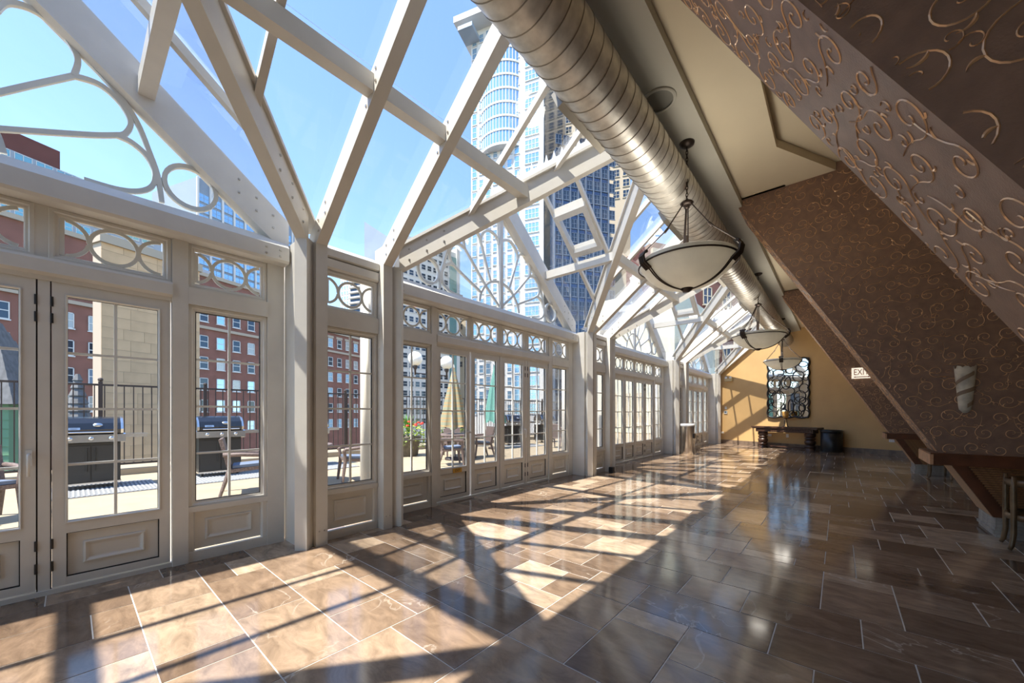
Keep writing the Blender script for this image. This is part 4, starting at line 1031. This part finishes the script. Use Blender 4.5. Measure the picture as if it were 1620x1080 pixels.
# ================================================================ CITY
G1 = Vector((.358, .934)); G2 = Vector((.934, -.358))
def place(lat, d, ang_dir): return Wd(lat, d)
WINM = {}
def winmesh(w_, h_, glass, frame, lites=1):
    k = (round(w_, 2), round(h_, 2), glass.name, frame.name, lites)
    if k not in WINM:
        b = MB(); t = min(.10, w_*.08)
        b.box(0, w_, -.06, .0, 0, h_, 1)
        for x in range(lites+1): xx = (w_-t)*x/lites; b.box(xx, xx+t, -.12, -.05, 0, h_, 0)
        b.box(0, w_, -.12, -.05, 0, t, 0).box(0, w_, -.12, -.05, h_-t, h_, 0).box(0, w_, -.11, -.05, h_*.5-t/2, h_*.5+t/2, 0)
        b.box(-.08, w_+.08, -.2, -.05, -.14, 0, 0)
        WINM[k] = b.mesh('window', [frame, glass])
    return WINM[k]
def block(name, label, corner, dvec, L, depth, zb, zt, mat, cat='building'):
    """block whose facade starts at corner (camera-frame lat,d), runs along dvec for L, seen from the right of its run direction rotated -90"""
    c = Wd(*corner); e = Wd(*(Vector(corner)+dvec*1.0))-c; e.normalize()
    a = math.atan2(e.y, e.x)
    o = empty(name, (c.x, c.y, 0), a); tag(o, label, cat)
    MB().box(0, L, 0, depth, zb, zt).build('body', mat, o)
    return o
def wins(o, xs, zs, w_, h_, glass, frame=None, lites=1, ry=0, off=0):
    me = winmesh(w_, h_, glass, frame or WFR, lites)
    for x in xs:
        for z in zs:
            q = link('window', me, o, (x-w_/2, off, z-h_/2))
# brick building: facade along G1 facing the terrace
bk = block('brick_building', 'long red brick building with rows of white sash windows', (-56.2-.358*40, 49-.934*40), G1, 92, 14, -18, 24.2, BRICK)
rw = random.Random(8)
for i in range(-9, 20):
    for z in (-1.1, 2.5, 6.1, 9.6, 13.1, 17.4): wins(bk, [39.2+2.6*i], [z], 1.3, 2.0, rw.choice((WIN, WIND, WINP, WIND)))
for z, h in ((15.2, .45), (19.6, .5), (23.8, .6)): MB().box(-.2, 92.2, -.35, 0, z, z+h).build('stone_band', TRIMST, bk)
for i in range(-9, 20):
    MB().box(39.2+2.6*i-.9, 39.2+2.6*i+.9, -.12, 0, 18.5, 19.0).build('lintel', TRIMST, bk)
MB().box(20, 34, 3, 10, 24.2, 28).build('penthouse', BRICKD, bk); MB().box(55, 58, 3, 6, 24.2, 26).build('roof_unit', CONCG, bk)
# limestone wall slab, in blocks
lm = block('limestone_wall', 'tall limestone wall slab with a bright sunlit edge', (-21.6, 20), G1, 4.6, .80, -8, 10.4, TRIMST, 'wall')
rl = random.Random(4); z = -3.4
while z < 10.3:
    h = .58; x = 0
    while x < 4.6:
        wv = min(rl.choice((.9, 1.2, 1.5)), 4.6-x)
        if 4.6-x-wv < .3: wv = 4.6-x
        cbox('block', (wv-.012, .84, h-.012), LIME, lm, (x+wv/2, .40, z), .006); x += wv
    z += h
MB().box(-.1, 4.7, -.15, .95, 10.3, 10.75).build('coping', TRIMST, lm)
# teal gridded office behind the brick building
tg = block('office_block', 'pale office block with a teal window grid above the brick building', (-100-.358*50, 90-.934*50), G1, 64, 20, -15, 56, CONCG)
wins(tg, [22+3.0*i for i in range(14)], [22+3.6*i for i in range(10)], 2.5, 2.9, WINT, WFR, 2)
MB().box(0, 46, 2, 14, 56, 61).build('penthouse', BRICKD, tg)
# blue and white tower
bt = block('blue_tower', 'blue glass tower with white ribs above the brick roofline', (-107.5, 130), G1, 40, 26, -15, 82, HAZE)
wins(bt, [2.0+4*i for i in range(9)], [36+3.6*i for i in range(12)], 3.3, 2.8, WIN, CONCG, 2)
for i in range(10): MB().box(4*i-.3, 4*i+.3, -.5, 0, -10, 82).build('rib', CONCW, bt)
# slanted grey tower and balcony tower (far)
c = Wd(-97, 250); sl_ = MB().ext([(0, 0, -10), (34, 0, -10), (34, 0, 104), (0, 0, 127)], (0, 3, 0)).build('slanted_tower', HAZE); sl_.location = (c.x, c.y, 0); sl_.rotation_euler = (0, 0, ANG-.1); tag(sl_, 'hazy grey tower with slanted top seen over the eave', 'building')
bl = block('balcony_tower', 'slim white tower with stacked balconies in the narrow bay transom', (-100, 222), G2*-1*-1, 16, 14, -10, 80, CONCW)
wins(bl, [1.2, 3.2, 5.2], [50+3.0*i for i in range(10)], 1.2, 1.6, WIN, CONCW)
for i in range(10): MB().box(7, 15.5, -1.6, 0, 48.8+3*i, 49.6+3*i).build('balcony', CONCW, bl); MB().box(7.4, 15.2, -.08, 0, 49.8+3*i, 51.6+3*i).build('balcony_window', WIND, bl)
# white gridded slab
L_ = 23
gs = block('gridded_slab', 'white gridded slab block behind the globe lamps', (-21-.707*L_, 145-.707*L_), Vector((.707, .707)), L_, 20, -15, 62, CONCW)
wins(gs, [L_-5-2.4*i for i in range(8)], [-1.5+3.2*i for i in range(20)], 1.75, 1.9, WIND, CONCW)
MB().box(L_-3.4, L_-.4, -.3, 0, -12, 60).build('glass_strip', WINT, gs); MB().box(L_-.4, L_+1, -.6, 6, -12, 64).build('corner_pier', CONCW, gs)
# ornate cream block
cr_ = block('cream_block', 'small cream stone block beside the white tower', (-24, 163), G2, 20, 12, -15, 48, CREAM)
wins(cr_, [2.5+3*i for i in range(6)], [22+4*i for i in range(6)], 1.4, 2.4, WIND, CREAM)
for z in (30, 46.5): MB().box(-.5, 20.5, -.6, 0, z, z+.9).build('cornice', CREAM, cr_)
# big white tower: main face runs right-to-left away from its corner
LM = 19.5; cor = Vector((7.6, 92)); lc = cor-G2*LM
tw = block('white_tower', 'tall white tower with blue windows rising behind the second gable', tuple(lc), G2, LM, 24, -15, 100, CONCW)
xs = [1.0+1.95*i for i in range(7)]
zs = [2.4+3.4*i for i in range(29)]
wins(tw, xs[0::2], zs, 1.35, 2.9, WIN, CONCW); wins(tw, xs[1::2], zs, 1.25, 2.1, WIN, CONCW)
wins(tw, [16.6], zs, 3.6, 2.4, WIN, WFR, 4)
b = MB(); zz = 68; CX_, CY_, RR_ = 8, 5.0, 7.2; A0_, A1_ = math.radians(224), math.radians(316)
for i in range(8):
    b.lathe([(RR_, zz+3.4*i), (RR_, zz+2.9+3.4*i)], 14, (CX_, CY_, 0), 0, A0_, A1_); b.lathe([(RR_-.6, zz+2.9+3.4*i), (RR_+.15, zz+2.9+3.4*i), (RR_+.15, zz+3.4+3.4*i), (RR_-.6, zz+3.4+3.4*i)], 14, (CX_, CY_, 0), 1, A0_, A1_)
b.lathe([(.1, zz-.6), (RR_+.15, zz-.6), (RR_+.15, zz)], 14, (CX_, CY_, 0), 1, A0_, A1_)
for j in range(15):
    a = A0_+(A1_-A0_)*j/14; b.box(CX_+RR_*math.cos(a)-.08, CX_+RR_*math.cos(a)+.08, CY_+RR_*math.sin(a)-.08, CY_+RR_*math.sin(a)+.08, 68, 95, 1)
b.build('curved_bay', [WIN, CONCW], tw)
MB().box(-3, LM+1, -4, 24, 100, 101.5).build('roof_slab', CONCW, tw); MB().box(-1.5, 2.5, -4.5, 0, 97, 98).build('canopy_slab', CONCG, tw)
MB().box(LM, LM+.12, .6, 23, -10, 99).build('shaded_side', WIND, tw)  # dark sheet: the shade on this side is put into its colour
# dark glass tower to its right
dk = block('dark_glass_tower', 'dark blue glass tower seen through the opening roof vent', (9.8, 88), Vector((.97, .24)), 14, 3, -15, 62, M('blue_curtain_wall', (.06, .09, .15), .15, metal=.5))
wins(dk, [1.0+1.95*i for i in range(8)], [4+3.2*i for i in range(20)], 1.45, 2.2, WIND, DKFR, 2)
for i in range(8): MB().box(1.95*i-.1, 1.95*i+.1, -.35, 0, -8, 62).build('rib', DKFR, dk)
# tan tower behind
tn = block('tan_tower', 'tan stone tower peeking between the glazing bars beside the duct', (14, 126), Vector((.95, -.3)), 24, 18, -10, 125, TAN)
wins(tn, [1.8+3.0*i for i in range(8)], [70+3.4*i for i in range(14)], 2.0, 2.3, WIND, CREAM, 2)
# red block with stone quoins beyond the third gable
rb_ = block('red_block', 'ornate red brick block with stone trim beyond the third gable', (17, 46), Vector((.93, .36)), 22, 5, -12, 22, BRICKD)
wins(rb_, [2+3.4*i for i in range(6)], [5+3.8*i for i in range(4)], 1.5, 2.3, WIND, CREAM, 2)
for z in (12.8, 20.5): MB().box(-.3, 22.3, -.4, 0, z, z+.6).build('stone_band', CREAM, rb_)
for i in range(7): MB().box(3.4*i-.1, 3.4*i+.5, -.18, 0, 2, 12.5).build('quoin', CREAM, rb_)
# pale stucco wing closing the terrace
st = MB().box(-12.6, -7.6, 24, 34, 0, 9).build('stucco_wing', STUC); tag(st, 'pale stucco wing closing the far end of the terrace', 'building')
for k in range(5): MB().box(-11.8+k*.9, -11.3+k*.9, 23.94, 24.0, .4, 2.6).build('shutter', CREAM, st)
# green turret with slate roof
c = Wd(-15.3, 11.2); tu = empty('slate_turret', (c.x, c.y, -6), ANG+.4); tu.scale = (.5, .5, 1); tag(tu, 'green sided turret with steep slate roof at the left edge', 'turret')
MB().box(-1.6, 1.6, -1.6, 1.6, 0, 7.6).build('wall', GREENS, tu)
for k in range(12): MB().box(-1.63, 1.63, -1.64, -1.6, 4.6+k*.25, 4.62+k*.25).build('siding_board', GREENS, tu)
for k in range(11):
    f0, f1 = 1-k/11, 1-(k+1)/11; a = 1.95*f0+.05; b_ = 1.95*f1+.09; z0, z1 = 7.55+k*.24, 7.55+(k+1)*.24+.02
    MB().poly([(-a, -a, z0), (a, -a, z0), (a, a, z0), (-a, a, z0), (-b_, -b_, z1), (b_, -b_, z1), (b_, b_, z1), (-b_, b_, z1)], [(0, 1, 5, 4), (1, 2, 6, 5), (2, 3, 7, 6), (3, 0, 4, 7), (4, 5, 6, 7), (3, 2, 1, 0)]).build('slate_course', SLATE, tu)
MB().lathe([(.12, 10.1), (.05, 10.3), (.14, 10.4), (.05, 10.5), (.03, 11.3), (0, 11.4)], 10).build('finial', FIN, tu, True)
c = Wd(-18.6, 16.3); sp_ = empty('stone_spire', (c.x, c.y, -4)); tag(sp_, 'small stepped grey spire beyond the railing by the first grill', 'spire')
for k in range(9): MB().lathe([(.55-k*.055, 4.0+k*.33), (.60-k*.055, 4.06+k*.33), (.50-k*.055, 4.33+k*.33)], 8).build('spire_course', SLATE, sp_)
MB().lathe([(.6, 0), (.55, 4)], 8).build('shaft', TRIMST, sp_)
